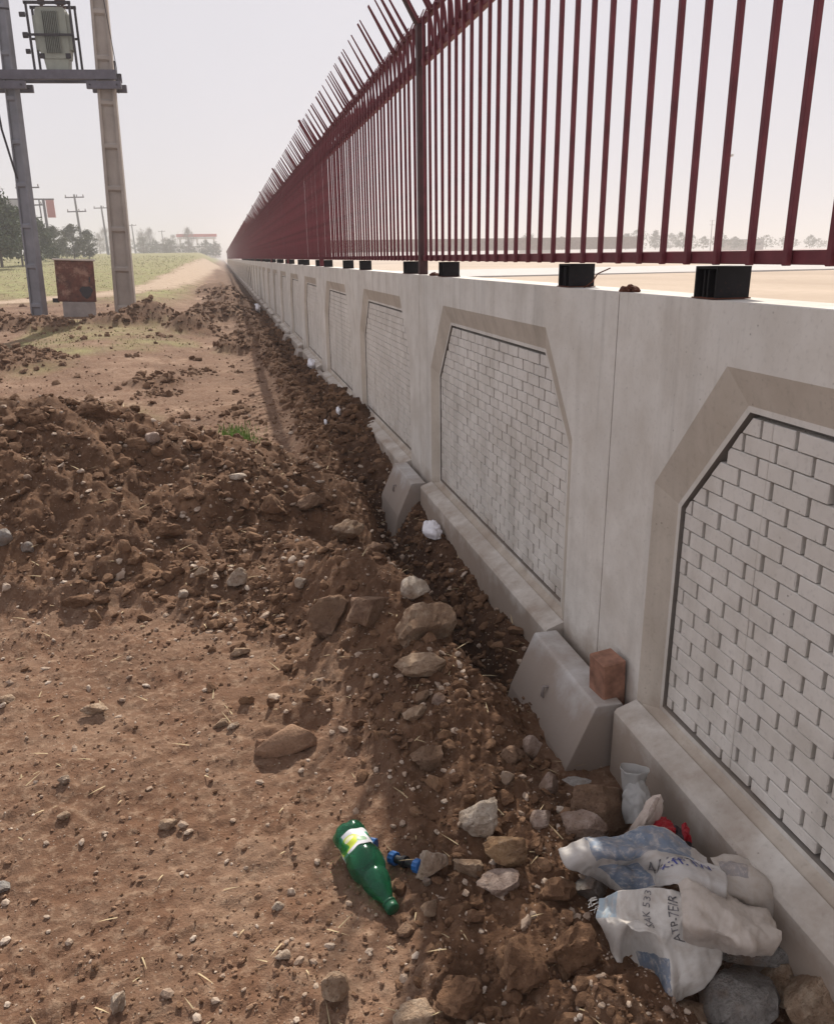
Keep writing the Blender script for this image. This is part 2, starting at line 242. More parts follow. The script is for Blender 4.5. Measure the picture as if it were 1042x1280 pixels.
class MB:
    def __init__(s): s.v = []; s.f = []; s.m = []
    def add(s, vs, fs, mi=0):
        b = len(s.v); s.v += [tuple(v) for v in vs]; s.f += [tuple(b+i for i in f) for f in fs]; s.m += [mi]*len(fs); return s
    def box(s, c, d, rot=None, mi=0, bev=0.0):
        x, y, z = d[0]/2, d[1]/2, d[2]/2
        if bev <= 0:
            vs = [Vector((i*x, j*y, k*z)) for i in (-1, 1) for j in (-1, 1) for k in (-1, 1)]
            fs = [(0, 1, 3, 2), (4, 6, 7, 5), (0, 4, 5, 1), (2, 3, 7, 6), (0, 2, 6, 4), (1, 5, 7, 3)]
        else:
            bm = bmesh.new(); bmesh.ops.create_cube(bm, size=1)
            for v in bm.verts: v.co = Vector((v.co.x*2*x, v.co.y*2*y, v.co.z*2*z))
            bmesh.ops.bevel(bm, geom=bm.edges[:], offset=bev, segments=1, affect='EDGES')
            bm.verts.index_update()
            vs = [v.co.copy() for v in bm.verts]; fs = [tuple(v.index for v in f.verts) for f in bm.faces]; bm.free()
        if rot: vs = [rot @ v for v in vs]
        c = Vector(c)
        return s.add([v+c for v in vs], fs, mi)
    def bar(s, p, q, w, h=None, up=(0, 0, 1), w2=None, mi=0):
        """box-section bar from p to q"""
        p = Vector(p); q = Vector(q); d = (q-p).normalized(); up = Vector(up)
        if abs(d.dot(up)) > .99: up = Vector((0, 1, 0))
        a = d.cross(up).normalized(); b = a.cross(d); h = h or w; k = (w2/w) if w2 is not None else 1
        vs = [p+a*i*w/2+b*j*h/2 for i, j in ((-1, -1), (1, -1), (1, 1), (-1, 1))]+[q+(a*i*w/2+b*j*h/2)*k for i, j in ((-1, -1), (1, -1), (1, 1), (-1, 1))]
        return s.add(vs, [(3, 2, 1, 0), (4, 5, 6, 7), (0, 1, 5, 4), (1, 2, 6, 5), (2, 3, 7, 6), (3, 0, 4, 7)], mi)
    def tube(s, pts, r, n=8, mi=0, caps=True):
        pts = [Vector(p) for p in pts]; rs = r if isinstance(r, (list, tuple)) else [r]*len(pts)
        vs = []; fs = []; prev = None
        for i, p in enumerate(pts):
            d = (pts[min(i+1, len(pts)-1)]-pts[max(i-1, 0)]).normalized()
            if prev is None: prev = d.orthogonal().normalized()
            a = (prev-d*prev.dot(d)).normalized(); prev = a; b = d.cross(a)
            for k in range(n):
                t = 2*math.pi*k/n; vs.append(p+(a*math.cos(t)+b*math.sin(t))*rs[i])
        for i in range(len(pts)-1):
            for k in range(n):
                fs.append((i*n+k, i*n+(k+1) % n, (i+1)*n+(k+1) % n, (i+1)*n+k))
        if caps: fs.append(tuple(range(n))[::-1]); fs.append(tuple((len(pts)-1)*n+k for k in range(n)))
        return s.add(vs, fs, mi)
    def prism(s, poly, z0, z1, ax='z', mi=0):
        """poly in the plane across ax, extruded"""
        def mk(a, b, c): return {'z': (a, b, c), 'y': (a, c, b), 'x': (c, a, b)}[ax]
        n = len(poly); vs = [mk(a, b, z0) for a, b in poly]+[mk(a, b, z1) for a, b in poly]
        fs = [tuple(range(n))[::-1], tuple(range(n, 2*n))]+[(i, (i+1) % n, n+(i+1) % n, n+i) for i in range(n)]
        return s.add(vs, fs, mi)
    def mesh(s, name, mats, smooth=False):
        me = bpy.data.meshes.new(name); me.from_pydata(s.v, [], s.f)
        for m in (mats if isinstance(mats, (list, tuple)) else [mats]): me.materials.append(m)
        me.polygons.foreach_set('material_index', s.m)
        bm = bmesh.new(); bm.from_mesh(me); bmesh.ops.recalc_face_normals(bm, faces=bm.faces[:]); bm.to_mesh(me); bm.free()
        if smooth: me.polygons.foreach_set('use_smooth', [True]*len(me.polygons))
        me.update(); return me
    def build(s, name, mats, parent=None, smooth=False):
        return link(name, s.mesh(name, mats, smooth), parent)
# ---------------------------------------------------------------- materials
class NT:
    def __init__(s, name):
        s.m = bpy.data.materials.new(name); s.m.use_nodes = True; s.t = s.m.node_tree; s.b = s.t.nodes['Principled BSDF']
        s.co = s.t.nodes.new('ShaderNodeTexCoord')
    def n(s, t, **k):
        o = s.t.nodes.new(t)
        for a, b in k.items(): setattr(o, a, b)
        return o
    def l(s, a, b): s.t.links.new(a, b)
    def noise(s, sc, det=4, rough=.5, coord='Object', scale=(1, 1, 1), dist=0):
        mp = s.n('ShaderNodeMapping'); mp.inputs['Scale'].default_value = scale; s.l(s.co.outputs[coord], mp.inputs[0])
        o = s.n('ShaderNodeTexNoise'); o.inputs['Scale'].default_value = sc; o.inputs['Detail'].default_value = det
        o.inputs['Roughness'].default_value = rough; o.inputs['Distortion'].default_value = dist; s.l(mp.outputs[0], o.inputs[0]); return o.outputs[0]
    def voro(s, sc, coord='Object', feat='F1'):
        o = s.n('ShaderNodeTexVoronoi', feature=feat); o.inputs['Scale'].default_value = sc; s.l(s.co.outputs[coord], o.inputs['Vector']); return o
    def ramp(s, x, stops, interp='LINEAR'):
        o = s.n('ShaderNodeValToRGB'); e = o.color_ramp.elements; o.color_ramp.interpolation = interp
        while len(e) < len(stops): e.new(.5)
        for k, (p, c) in zip(e, stops): k.position = p; k.color = (*c, 1) if len(c) == 3 else c
        s.l(x, o.inputs[0]); return o.outputs[0]
    def mix(s, f, a, b, mode='MIX'):
        o = s.n('ShaderNodeMix', data_type='RGBA', blend_type=mode)
        for k, v in ((0, f), (6, a), (7, b)):
            if isinstance(v, (int, float)): o.inputs[k].default_value = v
            elif isinstance(v, tuple): o.inputs[k].default_value = (*v, 1)
            else: s.l(v, o.inputs[k])
        return o.outputs[2]
    def math(s, op, a, b=0.0, clamp=False):
        o = s.n('ShaderNodeMath', operation=op, use_clamp=clamp)
        for k, v in ((0, a), (1, b)):
            if isinstance(v, (int, float)): o.inputs[k].default_value = v
            else: s.l(v, o.inputs[k])
        return o.outputs[0]
    def attr(s, name): return s.n('ShaderNodeAttribute', attribute_name=name).outputs['Fac']
    def bump(s, h, st=.3, d=.01, nrm=None):
        o = s.n('ShaderNodeBump'); o.inputs['Strength'].default_value = st; o.inputs['Distance'].default_value = d; s.l(h, o.inputs['Height'])
        if nrm is not None: s.l(nrm, o.inputs['Normal'])
        s.l(o.outputs[0], s.b.inputs['Normal']); return o.outputs[0]
    def color(s, c):
        if isinstance(c, tuple): s.b.inputs['Base Color'].default_value = (*c, 1)
        else: s.l(c, s.b.inputs['Base Color'])
    def set(s, rough=.9, metal=0, spec=.3):
        s.b.inputs['Roughness'].default_value = rough; s.b.inputs['Metallic'].default_value = metal
        s.b.inputs['Specular IOR Level'].default_value = spec; return s.m
def simple(name, c, rough=.7, metal=0, var=.25, sc=9, bump=.15, bd=.004, rust=None, coord='Object'):
    t = NT(name); n1 = t.noise(sc, 5, .6, coord)
    c2 = tuple(x*(1-var) for x in c); c3 = tuple(min(1, x*(1+var)) for x in c)
    col = t.ramp(n1, [(.3, c2), (.7, c3)])
    if rust:
        n2 = t.noise(sc*.6, 6, .7, coord, (1, 1, 1)); col = t.mix(t.ramp(n2, [(rust[3], (0, 0, 0)), (min(1, rust[3]+.12), (1, 1, 1))]), col, rust[:3])
    t.color(col); t.bump(t.noise(sc*6, 5, .6, coord), bump, bd); return t.set(rough, metal)
M = {}
def concrete(name, base, tint, bumpk=.35):
    t = NT(name); co = 'Generated'
    t.co = t.n('ShaderNodeNewGeometry'); P = 'Position'
    big = t.noise(1.1, 5, .6, P); mid = t.noise(6, 6, .62, P); fine = t.noise(70, 4, .6, P)
    streak = t.noise(7, 4, .6, P, (1, 1, .09)); 
    c = t.ramp(big, [(.28, tuple(x*.86 for x in base)), (.5, base), (.74, tuple(min(1, x*1.10) for x in base))])
    c = t.mix(t.ramp(mid, [(.40, (0, 0, 0)), (.68, (.8,)*3)]), c, tint)
    c = t.mix(t.ramp(streak, [(.52, (0, 0, 0)), (.75, (.5,)*3)]), c, tuple(x*.70 for x in tint))
    c = t.mix(t.ramp(fine, [(.25, (.35,)*3), (.45, (0, 0, 0))]), c, tuple(x*.5 for x in base))
    v = t.n('ShaderNodeTexVoronoi'); v.inputs['Scale'].default_value = 38; t.l(t.co.outputs[P], v.inputs['Vector'])
    pit = t.math('MULTIPLY', t.ramp(v.outputs['Distance'], [(.0, (1, 1, 1)), (.13, (0, 0, 0))]), t.ramp(t.noise(9, 3, .5, P), [(.52, (0, 0, 0)), (.62, (1, 1, 1))]))
    c = t.mix(pit, c, tuple(x*.35 for x in base))
    # soil splashed on the foot of the wall
    sx = t.n('ShaderNodeSeparateXYZ'); t.l(t.co.outputs[P], sx.inputs[0])
    drip = t.math('MULTIPLY', t.ramp(t.noise(15, 5, .65, P, (1, 1, .06)), [(.56, (0, 0, 0)), (.75, (.45,)*3)]), t.ramp(sx.outputs[2], [(.80, (0, 0, 0)), (1.0, (1, 1, 1))]))
    c = t.mix(drip, c, tuple(x*.62 for x in tint))
    zz = t.math('ADD', sx.outputs[2], t.math('MULTIPLY', mid, -.28))
    c = t.mix(t.ramp(zz, [(0.0, (.8,)*3), (.16, (0, 0, 0))]), c, (.27, .2, .15))
    t.color(c)
    hgt = t.math('ADD', t.math('MULTIPLY', fine, .35), t.math('SUBTRACT', mid, t.math('MULTIPLY', pit, .8)))
    t.bump(hgt, bumpk, .004)
    return t.set(.88, 0, .25)
M['concrete'] = concrete('cast_concrete', (.665, .635, .585), (.52, .48, .425))
M['bevel'] = concrete('cast_concrete_brown_film', (.53, .475, .405), (.43, .375, .31))
M['brickc'] = concrete('brick_relief_concrete', (.66, .625, .575), (.53, .49, .435), .7)
M['brickback'] = concrete('brick_joint_concrete', (.20, .18, .16), (.15, .13, .11), .5)
M['footing'] = concrete('grey_footing_concrete', (.56, .56, .555), (.47, .47, .46))
M['steel'] = simple('oxide_red_primer', (.130, .027, .035), .55, .0, .25, 14, .1, .001, (.08, .028, .024, .62))
M['steelpost'] = simple('darker_primer_on_posts', (.060, .026, .027), .6, .0, .3, 10, .1, .001, (.10, .04, .02, .6))
M['black'] = simple('black_bitumen_steel', (.008, .007, .008), .8, 0, .4, 20, .2, .002, (.10, .035, .02, .62))
M['rustlump'] = simple('rusty_steel', (.10, .035, .02), .9, 0, .4, 30, .6, .004)
M['poletan'] = simple('pole_concrete_tan', (.33, .285, .25), .9, 0, .16, 2.2, .2, .01)
M['polegrey'] = simple('pole_concrete_grey', (.20, .20, .22), .9, 0, .2, 2.2, .2, .01)
M['beam'] = simple('galvanised_beam', (.12, .11, .13), .6, .3, .2, 6, .1, .004)
M['tank'] = simple('transformer_grey_green', (.27, .28, .235), .55, 0, .12, 4, .05, .004)
M['tankdark'] = simple('transformer_fin_shade_green', (.20, .21, .185), .55, 0, .12, 4, .05, .004)
M['dark'] = simple('dark_steel', (.035, .03, .035), .6, .2, .3, 8, .1, .003)
M['porcelain'] = simple('porcelain', (.10, .06, .05), .3, 0, .1, 8, .0, .003)
M['insul'] = simple('grey_insulator', (.55, .55, .55), .4, 0, .1, 8, .0, .003)
M['rustbox'] = simple('rusted_painted_sheet', (.125, .045, .030), .75, 0, .55, 5.5, .3, .005, (.30, .17, .12, .50))
M['lid'] = simple('cream_lid', (.6, .53, .45), .7, 0, .1, 3, .1, .004)
M['plinthc'] = simple('weathered_base_concrete', (.30, .26, .24), .9, 0, .2, 4, .3, .01)
M['wood'] = simple('reddish_wood', (.27, .14, .095), .85, 0, .4, 22, .4, .003)
def soil_mat():
    t = NT('soil'); P = 'Object'
    damp = t.attr('damp'); gr = t.attr('grass'); tr = t.attr('track')
    n0 = t.noise(1.1, 5, .6, P); n1 = t.noise(5, 6, .65, P); n2 = t.noise(34, 6, .7, P); n3 = t.noise(150, 4, .7, P)
    dry = t.ramp(n0, [(.26, (.085, .045, .028)), (.42, (.140, .080, .051)), (.60, (.225, .142, .095)), (.77, (.44, .315, .225))])
    dry = t.mix(t.ramp(n1, [(.42, (0, 0, 0)), (.62, (.8,)*3)]), dry, (.145, .076, .046))
    dry = t.mix(t.ramp(n2, [(.5, (0, 0, 0)), (.68, (.6,)*3)]), dry, (.37, .262, .182))
    wet = t.ramp(n1, [(.3, (.068, .035, .019)), (.55, (.13, .070, .040)), (.75, (.24, .142, .084))])
    wet = t.mix(t.ramp(n2, [(.52, (0, 0, 0)), (.72, (.5,)*3)]), wet, (.25, .165, .115))
    trench_shade = t.math('SUBTRACT', damp, 1.0, True)
    dm = t.math('ADD', damp, t.math('MULTIPLY', t.math('SUBTRACT', n1, .5), .9), True)
    c = t.mix(dm, dry, wet)
    c = t.mix(t.math('MULTIPLY', trench_shade, .75), c, (.045, .025, .016))  # darkens the soil colour to paint the shade in the trench
    c = t.mix(t.ramp(n3, [(.3, (.55,)*3), (.48, (0, 0, 0))]), c, (.09, .052, .034))
    vo = t.voro(85, P); vm = t.voro(40, P)
    peb = t.math('MULTIPLY', t.ramp(vo.outputs['Distance'], [(.14, (1, 1, 1)), (.24, (0, 0, 0))]), t.ramp(vo.outputs['Color'], [(.72, (0, 0, 0)), (.80, (1, 1, 1))]))
    c = t.mix(t.math('MULTIPLY', peb, .65), c, (.46, .37, .29))
    grass = t.ramp(t.noise(3.2, 6, .7, P), [(.3, (.20, .165, .10)), (.5, (.205, .205, .085)), (.68, (.29, .29, .12))])
    gm = t.math('MULTIPLY', gr, t.ramp(t.noise(1.7, 6, .7, P), [(.36, (.35,)*3), (.56, (1, 1, 1))]), True)
    c = t.mix(gm, c, grass)
    c = t.mix(tr, c, t.ramp(n1, [(.3, (.30, .22, .155)), (.7, (.44, .34, .255))]))
    t.color(c)
    h = t.math('ADD', t.math('MULTIPLY', n2, .9), t.math('ADD', t.math('MULTIPLY', n3, .35), t.math('MULTIPLY', peb, .25)))
    t.bump(h, .9, .012); return t.set(.97, 0, .12)
M['soil'] = soil_mat()
def clod_mat(name, a, b, d, bd=.006, rough=.97, obj=True):
    t = NT(name); g = t.n('ShaderNodeNewGeometry'); t.co = g; P = 'Position'
    rp = g.outputs['Random Per Island'] if 'Random Per Island' in g.outputs else None
    n = t.noise(26, 6, .7, P); n3 = t.noise(130, 4, .7, P)
    c = t.ramp(n, [(.3, a), (.52, b), (.72, d)])
    if rp: c = t.mix(t.math('MULTIPLY', rp, .6), c, t.ramp(rp, [(0, a), (.5, b), (1, d)]))
    c = t.mix(t.ramp(n3, [(.3, (.5,)*3), (.5, (0, 0, 0))]), c, tuple(x*.5 for x in a))
    t.color(c); t.bump(t.math('ADD', n, t.math('MULTIPLY', n3, .4)), 1.0, bd*1.6); return t.set(rough, 0, .15)
M['clod'] = clod_mat('soil_clod', (.080, .042, .024), (.15, .084, .049), (.28, .17, .102))
M['clod_dry'] = clod_mat('dry_clod', (.14, .076, .046), (.235, .14, .09), (.38, .25, .165))
M['pebble'] = clod_mat('pebbles', (.24, .16, .115), (.38, .29, .22), (.62, .53, .44), .003, .9)
def rock_mat(name, a, b, d, bd=.006, rough=.97):
    t = NT(name); g = t.n('ShaderNodeNewGeometry'); t.co = g; P = 'Position'
    n = t.noise(30, 7, .72, P); n1 = t.noise(9, 5, .6, P); n3 = t.noise(150, 4, .7, P)
    c = t.ramp(n, [(.3, a), (.5, b), (.7, d)])
    c = t.mix(t.ramp(n1, [(.44, (0, 0, 0)), (.62, (.75,)*3)]), c, (.24, .145, .088))          # soil still stuck to it
    c = t.mix(t.ramp(n3, [(.3, (.6,)*3), (.46, (0, 0, 0))]), c, tuple(x*.45 for x in a))
    t.color(c); t.bump(t.math('ADD', n, t.math('MULTIPLY', n3, .8)), 1., .018); return t.set(rough, 0, .15)
ROCKM = {'pale': rock_mat('pale_limestone', (.42, .32, .23), (.62, .52, .42), (.76, .68, .58), .006, .9),
         'tan': rock_mat('tan_stone', (.26, .165, .10), (.46, .33, .23), (.64, .51, .38), .006, .9),
         'ochre': rock_mat('ochre_stone', (.22, .12, .065), (.42, .27, .15), (.60, .46, .33), .006, .9),
         'pink': rock_mat('pinkish_stone', (.30, .21, .165), (.46, .35, .29), (.60, .49, .42), .006, .9),
         'grey': rock_mat('grey_stone', (.22, .20, .185), (.34, .315, .29), (.45, .42, .39), .006, .9),
         'brown': rock_mat('brown_boulder', (.17, .10, .068), (.28, .18, .12), (.38, .27, .19), .006, .95),
         'dark': M['clod'], 'dry': M['clod_dry']}
# ---------------------------------------------------------------- ground, track-side field and the plain beyond the wall
def ygrid():
    a = list(np.linspace(-14, .3, 24)); y = .3
    while y < 1500:
        a.append(y)
        y += max(.0058, .0042*y) if y < 9 else max(.0378, .0105*y*(1+(y-9)*.01) if y < 60 else .03*y)
    return np.array(a)
def build_ground():
    ys = ygrid(); NX = 570
    s = np.linspace(0, 1, NX)**1.0
    xr = 1.16
    xl = -np.where(ys < .8, 3.2, 1.9+1.05*np.clip(ys, 0, None))
    xl = np.where(ys > 30, -(2+1.4*ys), xl)
    t = s[None, :]
    X = xr+(xl[:, None]-xr)*(t*.75+.25*t*t); Y = np.repeat(ys[:, None], NX, 1)
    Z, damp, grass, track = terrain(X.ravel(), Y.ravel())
    V = np.stack([X.ravel(), Y.ravel(), Z], 1)
    i = np.arange(len(ys)-1)[:, None]*NX+np.arange(NX-1)[None, :]
    F = np.stack([i, i+NX, i+NX+1, i+1], -1).reshape(-1, 4)
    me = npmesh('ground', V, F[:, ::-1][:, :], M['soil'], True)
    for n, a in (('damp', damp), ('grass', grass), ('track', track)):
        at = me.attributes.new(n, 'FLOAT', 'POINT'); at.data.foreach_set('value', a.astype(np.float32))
    o = link('ground', me); tag(o, kind='structure'); print('ground verts', len(V))
build_ground()
def plain_mat():
    t = NT('pale_plain_dust'); P = 'Object'
    n0 = t.noise(.12, 6, .6, P, (1, .5, 1)); n1 = t.noise(2.5, 6, .7, P)
    c = t.ramp(n0, [(.3, (.37, .29, .22)), (.7, (.49, .395, .31))]); c = t.mix(t.ramp(n1, [(.45, (0, 0, 0)), (.7, (.5,)*3)]), c, (.36, .28, .21))
    sx = t.n('ShaderNodeSeparateXYZ'); t.l(t.co.outputs[P], sx.inputs[0])
    gm = t.math('MULTIPLY', t.ramp(t.noise(.05, 4, .6, P), [(.42, (0, 0, 0)), (.6, (1, 1, 1))]), t.ramp(t.math('DIVIDE', sx.outputs[0], 400), [(.15, (0, 0, 0)), (.4, (.6,)*3)]))
    c = t.mix(gm, c, (.27, .27, .15))
    t.color(c); t.bump(n1, .5, .03); return t.set(.95, 0, .1)
M['plain'] = plain_mat()
def build_plain():
    xs = np.concatenate([[1.235], 1.4+np.geomspace(.05, 1500, 60)]); ys = np.concatenate([np.linspace(-14, 60, 75), np.geomspace(62, 1500, 50)])
    X, Y = np.meshgrid(xs, ys); Z = PLAIN_Z+fbm(X*.25, Y*.25, 3, 9)*.05
    V = np.stack([X.ravel(), Y.ravel(), Z.ravel()], 1); NX = len(xs)
    i = np.arange(len(ys)-1)[:, None]*NX+np.arange(NX-1)[None, :]
    F = np.stack([i, i+1, i+NX+1, i+NX], -1).reshape(-1, 4)
    tag(link('plain_ground', npmesh('plain_ground', V, F, M['plain'], True)), kind='structure')
PLAIN_Z = .22
build_plain()
# a pale gravel road across the plain
M['road'] = simple('pale_gravel_road', (.44, .42, .40), .95, 0, .1, .8, .2, .02)
mb = MB(); mb.add([(1.3, 46, PLAIN_Z+.09), (420, 52, PLAIN_Z+.09), (420, 74, PLAIN_Z+.09), (1.3, 68, PLAIN_Z+.09), (1.3, 46, PLAIN_Z-.1), (420, 52, PLAIN_Z-.1), (420, 74, PLAIN_Z-.1), (1.3, 68, PLAIN_Z-.1)],
                  [(0, 1, 2, 3), (4, 5, 1, 0), (7, 6, 2, 3)])
tag(mb.build('gravel_road', M['road']), kind='structure')
# ---------------------------------------------------------------- the wall of cast panels
WX = 1.10; TOP = 1.392; PITCH = 2.5; J0 = 2.15
ORD = ['', 'second', 'third', 'fourth', 'fifth', 'sixth', 'seventh', 'eighth', 'ninth', 'tenth', 'eleventh', 'twelfth']
OUT = [(-.975, .215), (.975, .215), (.975, .90), (.705, 1.25), (-.705, 1.25), (-.975, .90)]
INN = [(-.893, .238), (.893, .238), (.893, .862), (.648, 1.168), (-.648, 1.168), (-.893, .862)]
def inset(poly, d):
    n = len(poly); o = []
    for i in range(n):
        p0 = Vector(poly[i-1]); p = Vector(poly[i]); p1 = Vector(poly[(i+1) % n])
        a = (p-p0).normalized(); b = (p1-p).normalized(); na = Vector((-a.y, a.x)); nb = Vector((-b.y, b.x))
        bis = (na+nb).normalized(); o.append(tuple(p+bis*d/bis.dot(na)))
    return o
IN2 = inset(INN, .014); IN3 = inset(IN2, .005)
def clip(poly, region):
    out = poly; n = len(region)
    for i in range(n):
        a = Vector(region[i]); b = Vector(region[(i+1) % n]); e = b-a; N = Vector((-e.y, e.x)).normalized()
        inp = out; out = []
        for k in range(len(inp)):
            p = Vector(inp[k]); q = Vector(inp[(k+1) % len(inp)]); dp = (p-a).dot(N); dq = (q-a).dot(N)
            if dp >= 0: out.append(tuple(p))
            if dp*dq < 0: out.append(tuple(p+(q-p)*(dp/(dp-dq))))
        if len(out) < 3: return []
    return out
def panel_body():
    mb = MB(); W = PITCH/2-.003; b = .004
    rect = [(-W, -.5), (W, -.5), (W, TOP), (-W, TOP)]
    def ring(poly, x): return [(x, p[0], p[1]) for p in poly]
    # face between rectangle and octagonal niche
    vs = ring(rect, 0)+ring(OUT, 0)
    mb.add(vs, [(0, 1, 5, 4), (1, 2, 6, 5), (2, 7, 6), (2, 3, 8, 7), (3, 9, 8), (3, 0, 4, 9)])
    def strip(p, q, x0, x1, mi=0):
        n = len(p); mb.add(ring(p, x0)+ring(q, x1), [(i, (i+1) % n, n+(i+1) % n, n+i) for i in range(n)], mi)
    strip(OUT, INN, 0, .027, 1); strip(INN, IN2, .027, .0275, 0); strip(IN2, IN3, .0275, .054, 2)
    mb.add(ring(IN3, .054), [tuple(range(6))], 2)
    # sides, back and top, edges eased
    strip(rect, [(-W-.000, -.5), (W, -.5), (W, TOP), (-W, TOP)], 0, .15)
    mb.add(ring(rect, .15), [(0, 1, 2, 3)])
    me = mb.mesh('panel_body', [M['concrete'], M['bevel'], M['brickback']])
    return me
PB = panel_body()
def plinth_mesh():
    mb = MB(); prof = [(0, -.5), (0, .222), (-.062, .200), (-.070, .190), (-.074, -.5)]
    mb.prism([(a, b) for a, b in prof], -.978, .978, 'y'); return mb.mesh('plinth', M['concrete'])
PL = plinth_mesh()
CH = .0425; BL = .118
def brick_polys(seed=0, seams=(.565, -.565)):
    rs = random.Random(seed); res = []
    z = .238+.012; r = 0
    while z < 1.168-.01:
        y = -.95-(BL/2 if r % 2 else 0)+.02
        while y < .95:
            j = rs.uniform(-.0018, .0018)
            p = [(y+.0056+j, z+.0011), (y+BL-.0056+j, z+.0011), (y+BL-.0056+j, z+CH-.0013), (y+.0056+j, z+CH-.0013)]
            pieces = [p]
            for s_ in seams:
                np_ = []
                for q in pieces:
                    a0 = min(v[0] for v in q); a1 = max(v[0] for v in q)
                    if a0+.012 < s_ < a1-.012:
                        np_ += [[(a0, q[0][1]), (s_-.0006, q[0][1]), (s_-.0006, q[2][1]), (a0, q[2][1])], [(s_+.0006, q[0][1]), (a1, q[0][1]), (a1, q[2][1]), (s_+.0006, q[2][1])]]
                    else: np_.append(q)
                pieces = np_
            for q in pieces:
                c = clip(q, inset(IN3, .0055))
                if len(c) >= 3:
                    ar = abs(sum(c[i-1][0]*c[i][1]-c[i][0]*c[i-1][1] for i in range(len(c))))/2
                    if ar > .00012: res.append(c)
            y += BL
        z += CH; r += 1
    return res
def add_brick(mb, poly, dx=0, tilt=(0, 0), off=(0, 0)):
    n = len(poly); cy = sum(p[0] for p in poly)/n; cz = sum(p[1] for p in poly)/n
    ins = .0026
    def sh(p, k):
        d = Vector((p[0]-cy, p[1]-cz)); return (cy+d.x*(1-k/max(abs(d.x), .006)) if abs(d.x) > 1e-5 else p[0], cz+d.y*(1-.45*k/max(abs(d.y), .006)) if abs(d.y) > 1e-5 else p[1])
    back = [(.0545, p[0]-off[0], p[1]-off[1]) for p in poly]
    mid = [(.0345+dx, p[0]-off[0], p[1]-off[1]) for p in poly]
    fr = []
    for p in poly:
        q = sh(p, ins); fr.append((.0325+dx+tilt[0]*(q[0]-cy)+tilt[1]*(q[1]-cz), q[0]-off[0], q[1]-off[1]))
    mb.add(back+mid+fr, [(i, (i+1) % n, n+(i+1) % n, n+i) for i in range(n)]+[(n+i, n+(i+1) % n, 2*n+(i+1) % n, 2*n+i) for i in range(n)]+[tuple(range(2*n, 3*n))])
def bricks_joined(polys, name, seed):
    rs = random.Random(seed); mb = MB()
    for p in polys: add_brick(mb, p, rs.uniform(-.0012, .0012), (rs.uniform(-.012, .012), rs.uniform(-.03, .03)))
    return mb.mesh(name, M['brickc'])
BP = brick_polys(3); print('bricks per panel', len(BP))
JB = bricks_joined(BP, 'bricks', 5)
def full(p): return len(p) == 4 and abs((max(v[0] for v in p)-min(v[0] for v in p))-(BL-.0112)) < 1e-4 and abs(p[0][1]-p[1][1]) < 1e-6
FULLM = []
rs = random.Random(2)
for k in range(8):
    mb = MB(); w_ = BL-.0112; h_ = CH-.0024
    add_brick(mb, [(-w_/2, -h_/2), (w_/2, -h_/2), (w_/2, h_/2), (-w_/2, h_/2)], rs.uniform(-.0014, .0014), (rs.uniform(-.014, .014), rs.uniform(-.03, .03))); FULLM.append(mb.mesh('brick', M['brickc']))
NPAN = 82
for k in range(-1, NPAN):
    yc = J0-PITCH/2+PITCH*k
    if k == -1: lab = 'cast concrete wall panel beside the camera, outside the right edge of the photo'
    elif k == 0: lab = 'nearest cast concrete wall panel with large brick relief, cut by the right edge of the photo'
    elif k <= 8: lab = '%s cast concrete wall panel with an arched brick niche, counted from the right edge' % ORD[k]
    else: lab = 'far cast concrete wall panel in the foreshortened row running to the horizon'
    t = thing('wall_panel', lab, 'wall panel', (WX, yc, 0), 0, 'precast concrete wall panels in one long row')
    link('panel_body', PB, t); link('plinth', PL, t)
    if k in (0, 1):
        order = sorted(BP, key=lambda p: -p[0][0]) if k == 0 else sorted(BP, key=lambda p: p[0][0])
        for i, p in enumerate(order[:299]):
            cy = sum(v[0] for v in p)/len(p); cz = sum(v[1] for v in p)/len(p)
            if full(p): o = link('brick', FULLM[rs.randrange(8)], t)
            else:
                mb = MB(); add_brick(mb, p, rs.uniform(-.001, .001), (rs.uniform(-.01, .01), 0), (cy, cz)); o = mb.build('brick', M['brickc'], t)
            o.location = (0, cy, cz)
        rest = order[299:]
        if rest: tag(link('bricks', bricks_joined(rest, 'bricks', 9), t), kind='stuff')
    elif k < 14: tag(link('bricks', JB, t), kind='stuff')
# footing blocks at the joints
def footing(label, y, dx=0, dz=0, rz=0):
    mb = MB(); z0 = -.55
    def row(z, x0, x1): return [(x0, -.26, z), (x1, -.26, z), (x1, .25, z), (x0, .25, z)]
    rows = [row(z0, -.325, .01), row(.0, -.205, .012), row(.195, -.120, -.030), row(.201, -.114, -.034)]
    b = 0; vs = sum(rows, [])
    fs = [(3, 2, 1, 0)]
    for i in range(3): fs += [(4*i+j, 4*i+(j+1) % 4, 4*i+4+(j+1) % 4, 4*i+4+j) for j in range(4)]
    fs += [(12, 13, 14, 15)]
    mb.add(vs, fs)
    o = thing('footing_block', label, 'concrete block', (WX+dx, y, dz), rz, 'footing blocks at the wall joints')
    bo = mb.build('block_body', M['footing'], o)
    md = bo.modifiers.new('b', 'BEVEL'); md.width = .006; md.segments = 2; md.limit_method = 'ANGLE'; md.angle_limit = R(20)
    l = MB(); l.tube([(-.150, .02, .115), (-.172, .02, .118), (-.176, .02, .085), (-.158, .02, .07)], .006, 6); l.build('lifting_loop', M['plinthc'], o, True)
    return o
footing('large grey sloping footing block with a lifting hook beside the wooden wedge', 2.16)
footing('second footing block of the wall, half buried, above the white paper scrap', 4.66, 0, .01)
footing('third footing block, only its top showing in the dark trench', 7.16, 0, -.02)
for k in (3, 4, 5, 6): footing('%s footing block from the camera, nearly buried in soil at a wall joint' % ORD[k], J0+PITCH*k, 0, -.03)
mb = MB(); mb.box((0, 0, 0), (.078, .085, .22), None, 0, .004)
